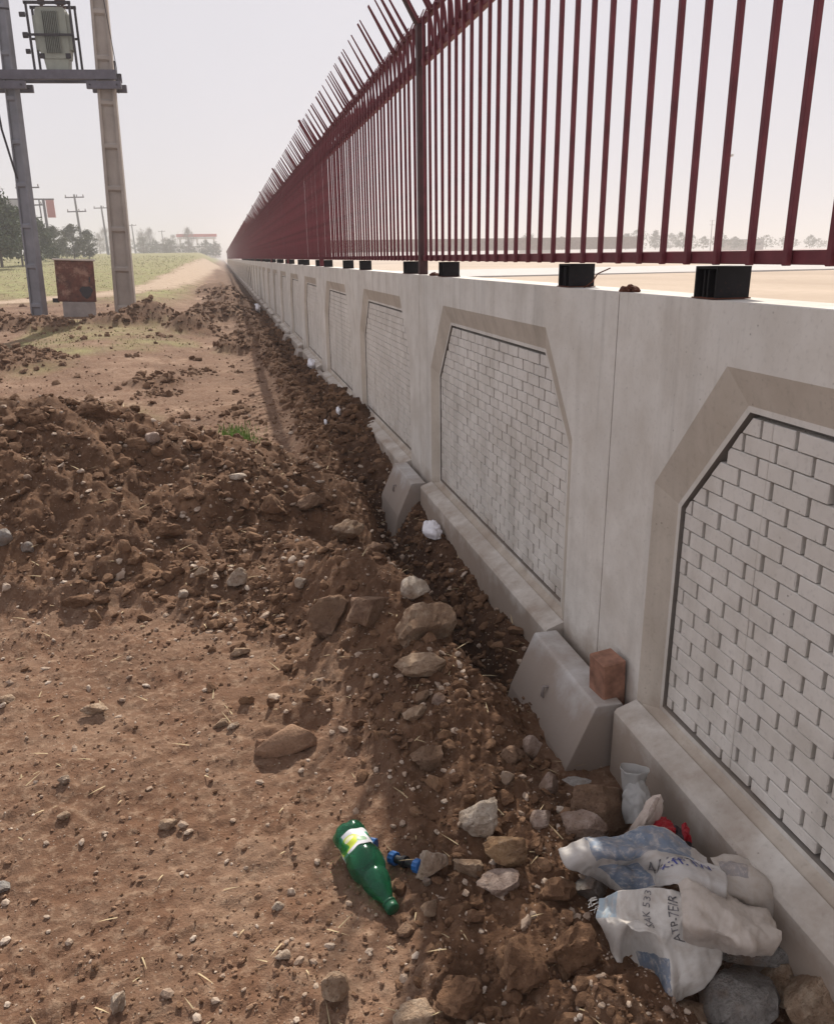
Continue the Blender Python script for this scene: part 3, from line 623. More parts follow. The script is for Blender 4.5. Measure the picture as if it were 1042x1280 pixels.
o = mb.build('wood_wedge', M['wood']); o.location = (1.052, 1.975, .215); o.rotation_euler = (R(2), R(-4), R(6)); tag(o, 'reddish sawn wood offcut wedged between the near footing block and the wall', 'wood block')
# ---------------------------------------------------------------- red fence on the wall
Z0 = 1.47; ZL = 2.465; ZU = 2.672; BS = .12222; BY0 = 1.337
def chan(name, parent, x0, x1, y0, y1, z0, z1, mat=None):
    mb = MB(); mb.box(((x0+x1)/2, (y0+y1)/2, (z0+z1)/2), (x1-x0, y1-y0, z1-z0), None, 0, .002); return mb.build(name, mat or M['steel'], parent)
mb = MB(); mb.box((.011, 0, (Z0+ZU)/2), (.014, .014, ZU-Z0), None, 0, .0015); BAR = mb.mesh('bar', M['steel'])
mb = MB(); mb.bar((.009, 0, ZU-.01), (-.142, 0, 2.905), .015, .015, w2=.006); SPK = mb.mesh('spike', M['steel'])
mb = MB()
pts = [(.030, .012, ZL+.01), (.055, .016, ZL+.06), (.066, .018, ZL+.11), (.060, .018, ZL+.17), (.050, .016, ZU+.02), (.105, .014, ZU+.13)]
mb.tube(pts, [.009, .009, .009, .009, .007, .003], 5); BRC = mb.mesh('brace', M['steel'])
POST_Y = BY0+27*BS
secs = []
for s_ in range(-1, 39):
    y0 = POST_Y+s_*41*BS; y1 = y0+41*BS
    lab = {-1: 'nearest red steel fence section, tall bars above the brick niches', 0: 'second red fence section, beginning at the thick post', 1: 'third red fence section with spikes leaning over the dirt', 2: 'fourth red fence section where the bars start to merge'}.get(s_, ('%s red fence section from the right, closely foreshortened' % ORD[s_+1]) if s_ <= 10 else 'far red steel fence section merging into a solid strip towards the horizon')
    t = thing('fence_section', lab, 'fence', (WX, y0, 0), 0, 'red steel fence sections along the wall top')
    chan('bottom_rail', t, .0185, .048, .030, 41*BS-.002, Z0+.002, Z0+.032)
    chan('middle_rail', t, .0185, .048, .030, 41*BS-.002, ZL, ZL+.032)
    chan('top_rail', t, .0185, .046, .030, 41*BS-.002, ZU-.012, ZU+.016)
    chan('inner_rail', t, .0665, .0765, .030, 41*BS-.002, 2.545, 2.575)
    bars = [i*BS for i in range(1, 41)]
    if s_ <= 5:
        for yy in bars:
            b = link('bar', BAR, t); b.location = (random.uniform(-.002, .002), yy, 0); b.rotation_euler = (random.uniform(-.002, .002), 0, 0)
            if y0+yy > 2:
                b = link('spike', SPK, t); b.location = (0, yy+random.uniform(-.012, .012), 0); b.rotation_euler = (random.uniform(-.04, .04), 0, 0)
                b = link('brace', BRC, t); b.location = (0, yy+random.uniform(-.01, .01), 0)
    else:
        for nm, me in (('bars', BAR), ('spikes', SPK)):
            vs = np.array([v.co[:] for v in me.vertices]); fs = [tuple(p.vertices) for p in me.polygons]
            mb = MB()
            for yy in bars: mb.add(vs+[0, yy+random.uniform(-.01, .01), 0], fs)
            tag(mb.build(nm, M['steel'], t), kind='stuff')
    lab = 'thick dark red fence post standing on the wall joint near the middle of the photo' if s_ == 0 else ('red fence post beside the camera, beyond the right edge' if s_ == -1 else ('%s dark red fence post further along the wall, counted leftwards from the thick near one' % ['', 'first', 'second', 'third', 'fourth', 'fifth', 'sixth', 'seventh', 'eighth'][s_] if s_ <= 8 else 'far red fence post near the vanishing end of the wall'))
    p = thing('fence_post', lab, 'fence post', (WX, y0, 0), 0, 'red fence posts on the wall')
    q = MB(); q.box((.024, 0, (1.395+2.66)/2), (.048, .046 if s_ <= 0 else .03, 2.66-1.395), None, 0, .003); q.build('shaft', M['steelpost'] if s_ <= 0 else M['steel'], p)
    q = MB(); q.bar((.018, 0, 2.655), (-.155, 0, 2.94), .036, .028, w2=.03); q.build('arm', M['steelpost'] if s_ <= 0 else M['steel'], p)
# black steel seats between wall top and rail
def seat_box(label, y, L=.085, W=.085, dz=0):
    t = thing('steel_seat', label, 'steel box', (WX+.004, y, TOP+.0015), 0, 'black steel seats between wall and fence')
    H = .0735; th = .006
    q = MB(); q.box((W/2, -L/2+th/2, H/2), (W, th, H)); q.box((W/2, L/2-th/2, H/2), (W, th, H)); q.box((W-th/2, 0, H/2), (th, L-2*th, H))
    q.box((W/2-th/2, 0, H-th/2), (W-th, L-2*th, th)); q.build('channel', M['black'], t)
    q = MB(); q.box((.018, -.010, H/2-.003), (.036, .006, H-2*th)); q.box((.022, .017, H/2-.003), (.03, .006, H-2*th)); q.build('web', M['black'], t)
    q = MB(); q.box((W/2, 0, .0015), (W+.008, L+.006, .003)); o = q.build('base_plate', M['rustlump'], t)
    t.rotation_euler = (0, 0, random.uniform(-.05, .05)); return t
seats = [(-.45, 'black steel seat under the rail beside the camera, outside the photo'), (1.73, 'largest black steel seat under the rail, nearest the right edge'), (2.56, 'black steel seat under the rail next to a bent wire'),
         (4.16, 'black steel seat under the rail just right of the thick post'), (5.03, 'black steel seat just left of the thick fence post'), (6.76, 'black steel seat left of the thick post, second in the receding row'), (7.72, 'black steel seat left of the thick post, third in the receding row')]
for y, l in seats: seat_box(l, y, .09, .088)
yy = 9.2
for k in range(3, 20):
    for dy in (-.42, .42): seat_box('distant black steel seat in the receding row under the fence', J0+PITCH*k+dy, .09, .088)
def rust_lump(label, x, y, s):
    bm = bmesh.new(); bmesh.ops.create_icosphere(bm, subdivisions=3, radius=1)
    for v in bm.verts:
        n = v.co.copy(); k = 1+.35*math.sin(n.x*5+s*90)*math.cos(n.y*6+2)+.15*random.uniform(-1, 1); v.co = Vector((n.x*s*.5*k, n.y*s*k, max(-.2, n.z)*s*.38*k))
    me = bpy.data.meshes.new('rust_lump'); bm.to_mesh(me); bm.free(); me.materials.append(M['rustlump']); o = link('rust_lump', me); o.location = (x, y, TOP+.003); tag(o, label, 'rusty weld plate', 'rusty lumps on wall top')
rust_lump('rusty lump of old weld on the wall top between two black seats', WX+.035, 2.16, .04)
rust_lump('rusty lump on the wall top right of the thick post', WX+.035, 4.42, .04)
mb = MB(); mb.tube([(WX+.05, 2.50, TOP), (WX+.06, 2.46, TOP+.02), (WX+.062, 2.43, TOP+.045), (WX+.09, 2.40, TOP+.062)], .0022, 5); tag(mb.build('bent_wire', M['rustlump']), 'short bent rusty wire sticking up beside a black steel seat', 'wire')
# ---------------------------------------------------------------- rocks
def ico(sub):
    bm = bmesh.new(); bmesh.ops.create_icosphere(bm, subdivisions=sub, radius=1); bm.verts.ensure_lookup_table()
    V = np.array([v.co[:] for v in bm.verts]); F = np.array([[v.index for v in f.verts] for f in bm.faces]); bm.free(); return V, F
ICO = {k: ico(k) for k in (1, 2, 3, 4)}
def rock_shape(seed, sub=4, cuts=11, rough=.05):
    g = np.random.default_rng(seed); V, F = ICO[sub]; V = V.copy()
    for _ in range(cuts):
        n = g.normal(size=3); n /= np.linalg.norm(n); d = g.uniform(.45, .85); s = V@n-d; m = s > 0
        V[m] -= n*(s[m]*.92)[:, None]
    V /= np.abs(V).max(0)
    o = g.uniform(0, 50)
    k = fbm(V[:, 0]*2.1+o, V[:, 1]*2.1+V[:, 2]*1.7, 4, seed % 97); k2 = fbm(V[:, 2]*5+o, V[:, 1]*5-V[:, 0]*4, 3, seed % 31)
    return V*(1+rough*2.0*k+rough*1.1*k2-rough*.9*np.abs(k2))[:, None], F
def rock(label, x, y, w, d, h, mat, seed, rz=0, sink=.25, tilt=(0, 0), z=None, rough=.085, cuts=11, cat='rock', name='rock', group=None):
    V, F = rock_shape(seed, 4 if w > .09 else 3, cuts, rough)
    V = V*[w/2, d/2, h/2]
    zz = terrain(np.array([x]), np.array([y]))[0][0] if z is None else z
    me = npmesh(name, V, F, ROCKM[mat], False)
    me.polygons.foreach_set('use_smooth', [True]*len(me.polygons))
    try: me.set_sharp_from_angle(angle=R(24))
    except Exception: pass
    o = link(name, me); o.location = (x, y, zz+h*(.5-sink)); o.rotation_euler = (tilt[0], tilt[1], rz); tag(o, label, cat, group)
    return o
for r in ROCKS: rock(*r[0], **r[1])
# ---------------------------------------------------------------- stuff: clods, pebbles
CHUNK = [rock_shape(500+i, 2, 7, .11)[0] for i in range(14)]
def scatter(name, n, sampler, size, mat, sub=1, flat=.7, seed=1, sink=.25, smooth=False, jit=.22):
    g = np.random.default_rng(seed); V0, F0 = ICO[sub]; nv = len(V0)
    P, S = sampler(g, n); n = len(P)
    z, _, _, _ = terrain(P[:, 0], P[:, 1])
    A = g.normal(size=(n, 3, 3)); Q, _ = np.linalg.qr(A)
    st = np.stack([g.uniform(.7, 1.3, n), g.uniform(.55, 1.1, n), g.uniform(.4, .9, n)], 1)
    base = (np.array(CHUNK)[g.integers(0, 14, n)] if sub == 2 else V0[None])*(1+jit*g.uniform(-1, 1, (n, nv, 1)))
    V = base*st[:, None, :]; V = np.einsum('nij,nkj->nki', Q, V); V[:, :, 2] *= flat
    V *= S[:, None, None]; V += np.stack([P[:, 0], P[:, 1], z+S*flat*(.55-sink)], 1)[:, None, :]
    F = (F0[None]+(np.arange(n)*nv)[:, None, None]).reshape(-1, 3)
    o = link(name, npmesh(name, V.reshape(-1, 3), F, mat, smooth)); tag(o, kind='stuff'); return o
def samp(power, ymin, ymax, smin, smax, pdamp, pdry, exp=2.2, scale_y=0):
    def f(g, n):
        out = []; tot = 0
        while tot < n:
            m = 60000
            y = np.exp(g.uniform(math.log(ymin), math.log(ymax), m)); t = g.uniform(0, 1, m)
            x = 1.02-t*(1.9+.95*y)
            _, d, gr, tr = terrain(x, y)
            c = vnoise(x*2.2, y*2.2, 77)
            d = np.clip(d, 0, 1); p = (pdamp*d+pdry*(1-d))*(.35+1.1*c*c)*(1-gr*.9)
            k = (g.uniform(0, 1, m) < p) & ~((x > .64) & (y < 1.42) & (y > .98) & (x+.0*y < 1.06) & (smax > .01))
            out.append(np.stack([x[k], y[k]], 1)); tot += k.sum()
        P = np.concatenate(out)[:n]
        S = smin*(smax/smin)**(g.uniform(0, 1, n)**exp)*(1+P[:, 1]*scale_y)
        return P, S
    return f
scatter('soil_clods', 8500, samp(1, .9, 7.5, .0035, .019, .95, .003, 2.2, .32), None, M['clod'], 2, .85, 11, .35, False, .10)
scatter('far_soil_clods', 9000, samp(1, 6, 32, .010, .060, 1., .012, 2.4, .03), None, M['clod'], 1, .8, 12, .35, False, .28)
scatter('mid_crumbs', 9000, samp(1, 6.5, 24, .004, .020, .9, .30, 2.2, .03), None, M['clod'], 1, .8, 16, .3, False, .28)
scatter('dark_crumbs', 8000, samp(1, .8, 4, .0018, .007, .9, .4, 2.4, .12), None, M['clod'], 1, .8, 17, .3, False, .28)
scatter('dry_crumbs', 18000, samp(1, .8, 9, .0016, .008, .35, .8, 2.6, .2), None, M['clod_dry'], 1, .7, 13, .25)
scatter('pale_pebbles', 9000, samp(1, .8, 8, .0018, .010, .9, .30, 3.2, .30), None, M['pebble'], 1, .7, 14, .2)
scatter('small_stones', 420, samp(1, .9, 8, .008, .020, .9, .02, 1.8, .15), None, M['pebble'], 2, .7, 15, .25, False, .12)
# dry stalks
M['straw'] = simple('dry_straw', (.42, .33, .20), .9, 0, .3, 20, .1, .001)
def stalks(name, n, sampler, lmin, lmax, mat, flat=True, seed=3, wd=.0011):
    g = np.random.default_rng(seed); P, _ = sampler(g, n); z, _, _, _ = terrain(P[:, 0], P[:, 1]); n = len(P)
    a = g.uniform(0, 2*math.pi, n); L = g.uniform(lmin, lmax, n)*(1+.1*P[:, 1]); el = g.uniform(0, .35, n) if flat else g.uniform(.9, 1.5, n)
    d = np.stack([np.cos(a)*np.cos(el), np.sin(a)*np.cos(el), np.sin(el)], 1)*L[:, None]
    s = np.stack([-np.sin(a), np.cos(a), 0*a], 1)*(wd*(1+.35*P[:, 1]))[:, None]; up = np.array([0, 0, 1.])
    b = np.stack([P[:, 0], P[:, 1], z+(.004 if flat else -.003)], 1)
    V = np.stack([b-s, b+s, b+d*.5+s*.8+up*wd, b+d*.5-s*.8+up*wd, b+d+[0, 0, -.1]*L[:, None]*(0 if flat else 1)], 1)
    i = np.arange(n)*5
    F = np.concatenate([np.stack([i, i+1, i+2], 1), np.stack([i, i+2, i+3], 1), np.stack([i+3, i+2, i+4], 1)])
    o = link(name, npmesh(name, V.reshape(-1, 3), F, mat)); tag(o, kind='stuff')
stalks('dry_stalks', 1100, samp(1, .9, 9, 1, 2, .8, .30), .012, .06, M['straw'])
M['grassblade'] = simple('grass_blades', (.15, .24, .05), .8, 0, .4, 30, 0, .001)
def patch(cx, cy, rx, ry):
    def f(g, n):
        P = np.stack([cx+g.normal(size=n)*rx, cy+g.normal(size=n)*ry], 1); return P, np.ones(n)
    return f
def thin_grass(g, n):
    out = []; tot = 0
    while tot < n:
        y = g.uniform(5.5, 22, 20000); x = .3-g.uniform(0, 1, 20000)*(2+.9*y); _, d, gr, tr = terrain(x, y)
        k = g.uniform(0, 1, 20000) < gr*(.1+.9*(vnoise(x*3, y*3, 5) > .55)); out.append(np.stack([x[k], y[k]], 1)); tot += k.sum()
    return np.concatenate(out)[:n], np.ones(n)
stalks('green_grass_patch', 900, patch(-.02, 6.7, .09, .35), .018, .045, M['grassblade'], False, 5, .0013)
stalks('green_grass_patch_small', 110, patch(.02, 5.7, .05, .25), .015, .035, M['grassblade'], False, 6, .0013)
M['grasspale'] = simple('pale_thin_grass', (.27, .26, .12), .9, 0, .3, 30, 0, .001)
stalks('thin_grass', 4000, thin_grass, .006, .018, M['grasspale'], False, 8, .0012)
def field(g, n):
    out = []; tot = 0
    while tot < n:
        y = np.exp(g.uniform(math.log(23), math.log(120), 20000)); x = -.5-g.uniform(0, 1, 20000)*(3+.7*y); _, d, gr, tr = terrain(x, y)
        k = g.uniform(0, 1, 20000) < gr*vnoise(x*.6, y*.6, 5); out.append(np.stack([x[k], y[k]], 1)); tot += k.sum()
    return np.concatenate(out)[:n], np.ones(n)
stalks('field_grass', 16000, field, .004, .010, M['grasspale'], False, 9, .0012)
def gz(x, y): return float(terrain(np.array([x]), np.array([y]))[0][0])
# ---------------------------------------------------------------- green bottle
def glassy(name, c, tr=.6, rough=.12):
    t = NT(name); t.color(c); t.b.inputs['Transmission Weight'].default_value = tr; t.b.inputs['IOR'].default_value = 1.3
    n = t.noise(20, 4, .6); t.l(t.ramp(n, [(.3, (rough,)*3), (.7, (rough*2.6,)*3)]), t.b.inputs['Roughness']); t.bump(t.noise(18, 4, .6), .12, .004); return t.m
M['green'] = glassy('green_bottle_plastic', (.10, .55, .33), .94, .09)
t = NT('bottle_label_print'); uv = 'UV'
n = t.noise(7, 4, .6, uv)
c = t.ramp(n, [(.3, (.62, .62, .66)), (.7, (.78, .77, .80))])
def blob(t, cx, cy, sx, sy, soft=.12):
    mp = t.n('ShaderNodeMapping'); mp.inputs['Location'].default_value = (-cx/sx, -cy/sy, 0); mp.inputs['Scale'].default_value = (1/sx, 1/sy, 0); t.l(t.co.outputs['UV'], mp.inputs[0])
    g = t.n('ShaderNodeVectorMath', operation='LENGTH'); t.l(mp.outputs[0], g.inputs[0])
    return t.ramp(g.outputs['Value'], [(1-soft, (1, 1, 1)), (1, (0, 0, 0))])
c = t.mix(blob(t, .46, .55, .16, .34), c, (.62, .72, .08)); c = t.mix(blob(t, .42, .42, .06, .12), c, (.85, .85, .55)); c = t.mix(blob(t, .52, .66, .05, .10), c, (.35, .50, .06))
c = t.mix(blob(t, .62, .3, .07, .14), c, (.30, .48, .12)); c = t.mix(blob(t, .30, .7, .06, .16), c, (.30, .45, .30)); c = t.mix(blob(t, .12, .5, .08, .3), c, (.35, .40, .5))
t.color(c); M['blabel'] = t.set(.45)
def lathe(prof, n=40, fn=None, uv=False):
    vs = []; fs = []
    for i, (z, r) in enumerate(prof):
        for k in range(n):
            a = 2*math.pi*k/n; rr = fn(z, a, r) if fn else r; vs.append((rr*math.cos(a), rr*math.sin(a), z))
    for i in range(len(prof)-1):
        for k in range(n): fs.append((i*n+k, i*n+(k+1) % n, (i+1)*n+(k+1) % n, (i+1)*n+k))
    return vs, fs
b0 = Vector((0.193, 1.725, 0.003)); b1 = Vector((0.265, 1.462, -0.001)); b0.z = gz(b0.x, b0.y)+.044; b1.z = gz(b1.x, b1.y)+.026
ax = (b1-b0); Lb = ax.length; k_ = Lb/.325
bt = thing('plastic_bottle', 'crushed green plastic drink bottle with a pale lemon label lying on the dirt', 'bottle', b0)
bt.rotation_mode = 'QUATERNION'; q0 = ax.to_track_quat('Z', 'X'); bt.rotation_quaternion = q0
def dent(z, a, r):
    z = z/k_
    if z < .03: r *= 1-.16*max(0, math.cos(5*a))*(1-z/.03)
    r *= 1-.05*math.sin(3*a+z*40)*math.exp(-((z-.05)/.05)**2)
    return r*(1-.03*math.sin(2*a+1))
prof = [(0.012, .006), (.006, .02), (0, .030), (.003, .037), (.012, .0415), (.03, .0425), (.045, .041), (.048, .0405), (.11, .0405), (.113, .0415), (.118, .044), (.135, .0455), (.155, .045), (.175, .042), (.190, .036), (.196, .0335), (.202, .0345), (.215, .0345), (.235, .0315), (.255, .026), (.275, .019), (.287, .0145), (.296, .0135)]
fine = []
for (z0_, r0_), (z1_, r1_) in zip(prof[:-1], prof[1:]):
    for q in range(3): f_ = q/3; fine.append(((z0_+(z1_-z0_)*f_)*k_, r0_+(r1_-r0_)*f_))
fine.append((prof[-1][0]*k_, prof[-1][1]))
vs, fs = lathe(fine, 48, dent); mb = MB(); mb.add(vs, fs); bo = mb.build('bottle_body', M['green'], bt, True)
md = bo.modifiers.new('s', 'SOLIDIFY'); md.thickness = .0007
pr = [(z*k_, r) for z, r in [(.296, .0150), (.297, .0172), (.303, .0172), (.304, .0145), (.306, .0150), (.3065, .0165), (.323, .0165), (.325, .0155), (.3255, .0001)]]
vs, fs = lathe(pr, 40, lambda z, a, r: r+(.0005*math.cos(20*a) if z/k_ > .3065 and z/k_ < .323 else 0)); mb = MB(); mb.add(vs, fs)
M['gcap'] = simple('dark_green_cap', (.008, .075, .035), .4, 0, .1, 9, .05, .001); mb.build('cap', M['gcap'], bt, True)
# label band
vs = []; fs = []; uvs = []; n = 56; rows = 12
for i in range(rows+1):
    for k in range(n+1):
        a = 2*math.pi*k/n+.2; z = (.046+.066*i/rows)*k_; r = dent(z, a, .0416+.0005*math.sin(a*5+i)); vs.append((r*math.cos(a), r*math.sin(a), z+(.0015*math.sin(a*7) if i in (0, rows) else 0))); uvs.append((k/n, i/rows))
for i in range(rows):
    for k in range(n): fs.append((i*(n+1)+k, i*(n+1)+k+1, (i+1)*(n+1)+k+1, (i+1)*(n+1)+k))
me = bpy.data.meshes.new('label'); me.from_pydata(vs, [], fs); ul = me.uv_layers.new(name='UVMap')
for lp in me.loops:
    u_, v_ = uvs[lp.vertex_index]; ul.data[lp.index].uv = (u_, v_)
me.materials.append(M['blabel']); me.polygons.foreach_set('use_smooth', [True]*len(me.polygons)); lo = link('paper_label', me, bt)
lo.rotation_euler = (0, 0, -2.30)
# ---------------------------------------------------------------- blue plastic fittings
M['blue'] = simple('blue_plastic', (.015, .085, .26), .45, 0, .25, 30, .1, .001); M['blk'] = simple('black_rubber', (.012, .012, .014), .6, 0, .3, 30, .1, .001)
def fitting(label, p, q, r=.0165, two=True):
    p = Vector(p); q = Vector(q); p.z = gz(p.x, p.y)+r*1.0; q.z = gz(q.x, q.y)+r*1.0
    t = thing('pipe_fitting', label, 'plastic fitting', p); t.rotation_mode = 'QUATERNION'; t.rotation_quaternion = (q-p).to_track_quat('Z', 'X'); L = (q-p).length
    def capm(z0, z1, nm):
        vs, fs = lathe([(z0, .001), (z0, r*.9), (z0+.002, r), (z1-.002, r), (z1, r*.92), (z1, .001)], 36, lambda z, a, rr: rr+(.0010*(1 if math.cos(12*a) > 0 else 0) if rr > r*.95 else 0)); m_ = MB(); m_.add(vs, fs); m_.build(nm, M['blue'], t)
    capm(0, .020, 'blue_nut')
    if two: capm(L-.020, L, 'blue_nut')
    vs, fs = lathe([(.018, .001), (.018, r*.62), (L*.42, r*.62), (L*.42, r*.9), (L*.52, r*.9), (L*.52, r*.6), (L-.018, r*.6), (L-.018, .001)], 24); m_ = MB(); m_.add(vs, fs); m_.build('black_sleeve', M['blk'], t)
fitting('blue and black double pipe fitting between the green bottle and a pale rock', (0.294, 1.633, 0.007), (0.353, 1.547, 0.04))
fitting('blue pipe fitting half hidden behind the green bottle', (0.264, 1.685, 0.012), (0.222, 1.717, 0.004), .0155, True)
# ---------------------------------------------------------------- woven sack and rubbish at the foot of the wall
def cat2(G, nu, nv, seed=0, wr=.004, wf=14, fk=5.0):
    """smooth sheet through a grid of points with small creases"""
    G = np.array(G, float); a, b = G.shape[:2]
    def interp(A, n):
        m = len(A); o = []
        for t_ in np.linspace(0, m-1, n):
            i = min(int(t_), m-2); f = t_-i; p1, p2 = A[i], A[i+1]; p0 = A[i-1] if i > 0 else 2*p1-p2; p3 = A[i+2] if i+2 < m else 2*p2-p1
            o.append(.5*(2*p1+(p2-p0)*f+(2*p0-5*p1+4*p2-p3)*f*f+(3*p1-p0-3*p2+p3)*f**3))
        return np.array(o)
    S = interp(G, nu); S = np.transpose(interp(np.transpose(S, (1, 0, 2)), nv), (1, 0, 2))
    U = np.gradient(S, axis=0); V = np.gradient(S, axis=1); N = np.cross(U, V); N /= np.maximum(np.linalg.norm(N, axis=2, keepdims=True), 1e-9)
    if N[..., 2].mean() < 0: N = -N
    x = S[..., 0]; y = S[..., 1]
    cr = 1-np.abs(fbm(x*wf+seed, y*wf*1.3, 3, seed))*2.2; cr2 = fbm(x*wf*4, y*wf*3+seed, 3, seed+4)
    g = np.random.default_rng(seed+11); sx_ = (x-x.mean())/(np.ptp(x)/2); sy_ = (y-y.mean())/(np.ptp(y)/2); fo = 0*x
    for _ in range(9):                                           # straight sharp folds
        a_ = g.uniform(0, math.pi); c_ = g.uniform(-.7, .7); q_ = sx_*math.cos(a_)+sy_*math.sin(a_)-c_
        fo = fo+g.choice([-1, 1])*np.minimum(np.abs(q_), .35)*g.uniform(.5, 1.2)
    edge = 1
    return S+N*(((np.clip(cr, -1, 1)**3*.5+cr2*.5)*wr+fo*wr*fk)[..., None]), N
def sheet(name, S, mat, parent, uvk=(1, 1), thick=.0015):
    nu, nv = S.shape[:2]; i = np.arange(nu-1)[:, None]*nv+np.arange(nv-1)[None]
    F = np.stack([i, i+1, i+nv+1, i+nv], -1).reshape(-1, 4)
    me = npmesh(name, S.reshape(-1, 3), F, mat, True); ul = me.uv_layers.new(name='UVMap')
    li = np.zeros(len(me.loops), np.int32); me.loops.foreach_get('vertex_index', li)
    uv_ = np.stack([(li % nv)/(nv-1), 1-(li//nv)/(nu-1)], 1).astype(np.float32); ul.data.foreach_set('uv', uv_.ravel())
    o = link(name, me, parent)
    if thick: md = o.modifiers.new('s', 'SOLIDIFY'); md.thickness = thick; md.offset = -1
    return o
def sack_mat(name, base, zones):
    t = NT(name)
    big = t.noise(3.5, 5, .6, 'UV'); c = t.ramp(big, [(.3, tuple(v*.86 for v in base)), (.7, base)])
    sx = t.n('ShaderNodeSeparateXYZ'); t.l(t.co.outputs['UV'], sx.inputs[0]); wob = t.math('MULTIPLY', t.math('SUBTRACT', t.noise(9, 4, .6, 'UV'), .5), .05)
    for (u0, u1, v0, v1, col, sk) in zones:
        uu = t.math('ADD', t.math('ADD', sx.outputs[0], wob), t.math('MULTIPLY', sx.outputs[1], sk)); vv = t.math('ADD', sx.outputs[1], wob)
        m = t.math('MULTIPLY', t.math('MULTIPLY', t.math('GREATER_THAN', uu, u0), t.math('LESS_THAN', uu, u1)), t.math('MULTIPLY', t.math('GREATER_THAN', vv, v0), t.math('LESS_THAN', vv, v1)))
        worn = t.ramp(t.noise(16, 5, .7, 'UV'), [(.34, (.15,)*3), (.5, (.92,)*3)])
        c = t.mix(t.math('MULTIPLY', m, worn), c, col)
    dirt = t.ramp(t.noise(6, 6, .7, 'UV'), [(.46, (0, 0, 0)), (.75, (.65,)*3)]); c = t.mix(dirt, c, (.33, .26, .20))
    t.color(c)
    wv = t.n('ShaderNodeTexWave', bands_direction='X'); wv.inputs['Scale'].default_value = 45; t.l(t.co.outputs['UV'], wv.inputs[0])
    wv2 = t.n('ShaderNodeTexWave', bands_direction='Y'); wv2.inputs['Scale'].default_value = 45; t.l(t.co.outputs['UV'], wv2.inputs[0])
    t.bump(t.math('MULTIPLY', wv.outputs[1], wv2.outputs[1]), .25, .0006); t.b.inputs['Sheen Weight'].default_value = .1; return t.set(.6, 0, .35)
SACK = {'A': [[(0.679, 1.26, 0.16), (0.729, 1.235, 0.185), (0.778, 1.21, 0.205), (0.829, 1.178, 0.225)], [(0.66, 1.228, 0.13), (0.708, 1.201, 0.16), (0.77, 1.182, 0.165), (0.81, 1.129, 0.215)], [(0.678, 1.198, 0.09), (0.715, 1.161, 0.165), (0.771, 1.136, 0.155), (0.819, 1.116, 0.17)], [(0.694, 1.16, 0.06), (0.75, 1.169, 0.075), (0.774, 1.104, 0.12), (0.887, 1.091, 0.13)], [(0.708, 1.106, 0.04), (0.735, 1.099, 0.055), (0.759, 1.061, 0.095), (0.863, 1.068, 0.08)], [(0.719, 1.053, 0.025), (0.734, 1.045, 0.03), (0.755, 1.036, 0.05), (0.799, 1.049, 0.045)]], 'B': [[(0.839, 1.196, 0.2), (0.915, 1.205, 0.2), (0.961, 1.155, 0.19), (1.002, 1.108, 0.17)], [(0.822, 1.169, 0.225), (0.895, 1.167, 0.222), (0.936, 1.115, 0.215), (0.99, 1.076, 0.19)], [(0.801, 1.125, 0.228), (0.853, 1.099, 0.238), (0.896, 1.055, 0.23), (0.967, 1.038, 0.205)], [(0.789, 1.099, 0.215), (0.824, 1.053, 0.23), (0.873, 1.024, 0.215), (0.948, 1.03, 0.18)], [(0.816, 1.129, 0.155), (0.85, 1.087, 0.16), (0.896, 1.061, 0.15), (0.958, 1.066, 0.125)], [(0.874, 1.203, 0.08), (0.91, 1.167, 0.08), (0.956, 1.139, 0.07), (1.001, 1.12, 0.07)]], 'C': [[(0.672, 1.421, 0.13), (0.723, 1.423, 0.16), (0.789, 1.391, 0.18), (0.864, 1.385, 0.185), (0.912, 1.339, 0.19), (0.96, 1.281, 0.18)], [(0.664, 1.38, 0.145), (0.718, 1.344, 0.2), (0.77, 1.319, 0.21), (0.832, 1.309, 0.215), (0.893, 1.283, 0.215), (0.943, 1.225, 0.21)], [(0.709, 1.372, 0.13), (0.738, 1.332, 0.175), (0.792, 1.324, 0.165), (0.83, 1.284, 0.21), (0.892, 1.259, 0.2), (0.938, 1.183, 0.215)], [(0.749, 1.367, 0.1), (0.756, 1.32, 0.145), (0.799, 1.304, 0.15), (0.841, 1.276, 0.175), (0.861, 1.205, 0.225), (0.92, 1.149, 0.225)], [(0.772, 1.352, 0.08), (0.77, 1.305, 0.115), (0.803, 1.286, 0.125), (0.836, 1.245, 0.16), (0.842, 1.179, 0.215), (0.918, 1.152, 0.21)]], 'D': [[(0.97, 1.269, 0.17), (1.008, 1.253, 0.185), (1.047, 1.233, 0.18), (1.085, 1.221, 0.165)], [(0.95, 1.217, 0.19), (0.973, 1.19, 0.205), (1.007, 1.172, 0.2), (1.053, 1.184, 0.17)], [(0.935, 1.172, 0.2), (0.963, 1.151, 0.2), (0.994, 1.146, 0.185), (1.038, 1.167, 0.15)], [(0.963, 1.169, 0.17), (0.978, 1.148, 0.17), (1.0, 1.145, 0.15), (1.027, 1.158, 0.12)]]}
st = thing('woven_sack', 'torn grey and white woven plastic sack with blue print lying against the wall foot', 'sack', (0, 0, 0))
org = Vector(SACK['A'][2][1]); st.location = org
WH = (.60, .565, .52); BLU = (.12, .165, .235); PB_ = (.33, .42, .48)
mats = {'A': sack_mat('sack_front', WH, [(.0, .28, .80, 1.02, PB_, 0), (.25, .62, .10, .40, BLU, 0)]),
        'B': sack_mat('sack_roll', (.50, .44, .385), []),
        'C': sack_mat('sack_top', (.47, .445, .42), [(.10, .80, .64, .99, BLU, -.10), (.25, .60, .02, .50, BLU, .25)]),
        'D': sack_mat('sack_end', (.46, .41, .36), [(.1, .5, .6, .9, (.24, .22, .22), 0)])}
nmz = {'A': 'front_flap', 'B': 'rolled_edge', 'C': 'upper_fold', 'D': 'loose_end'}
SF = {}
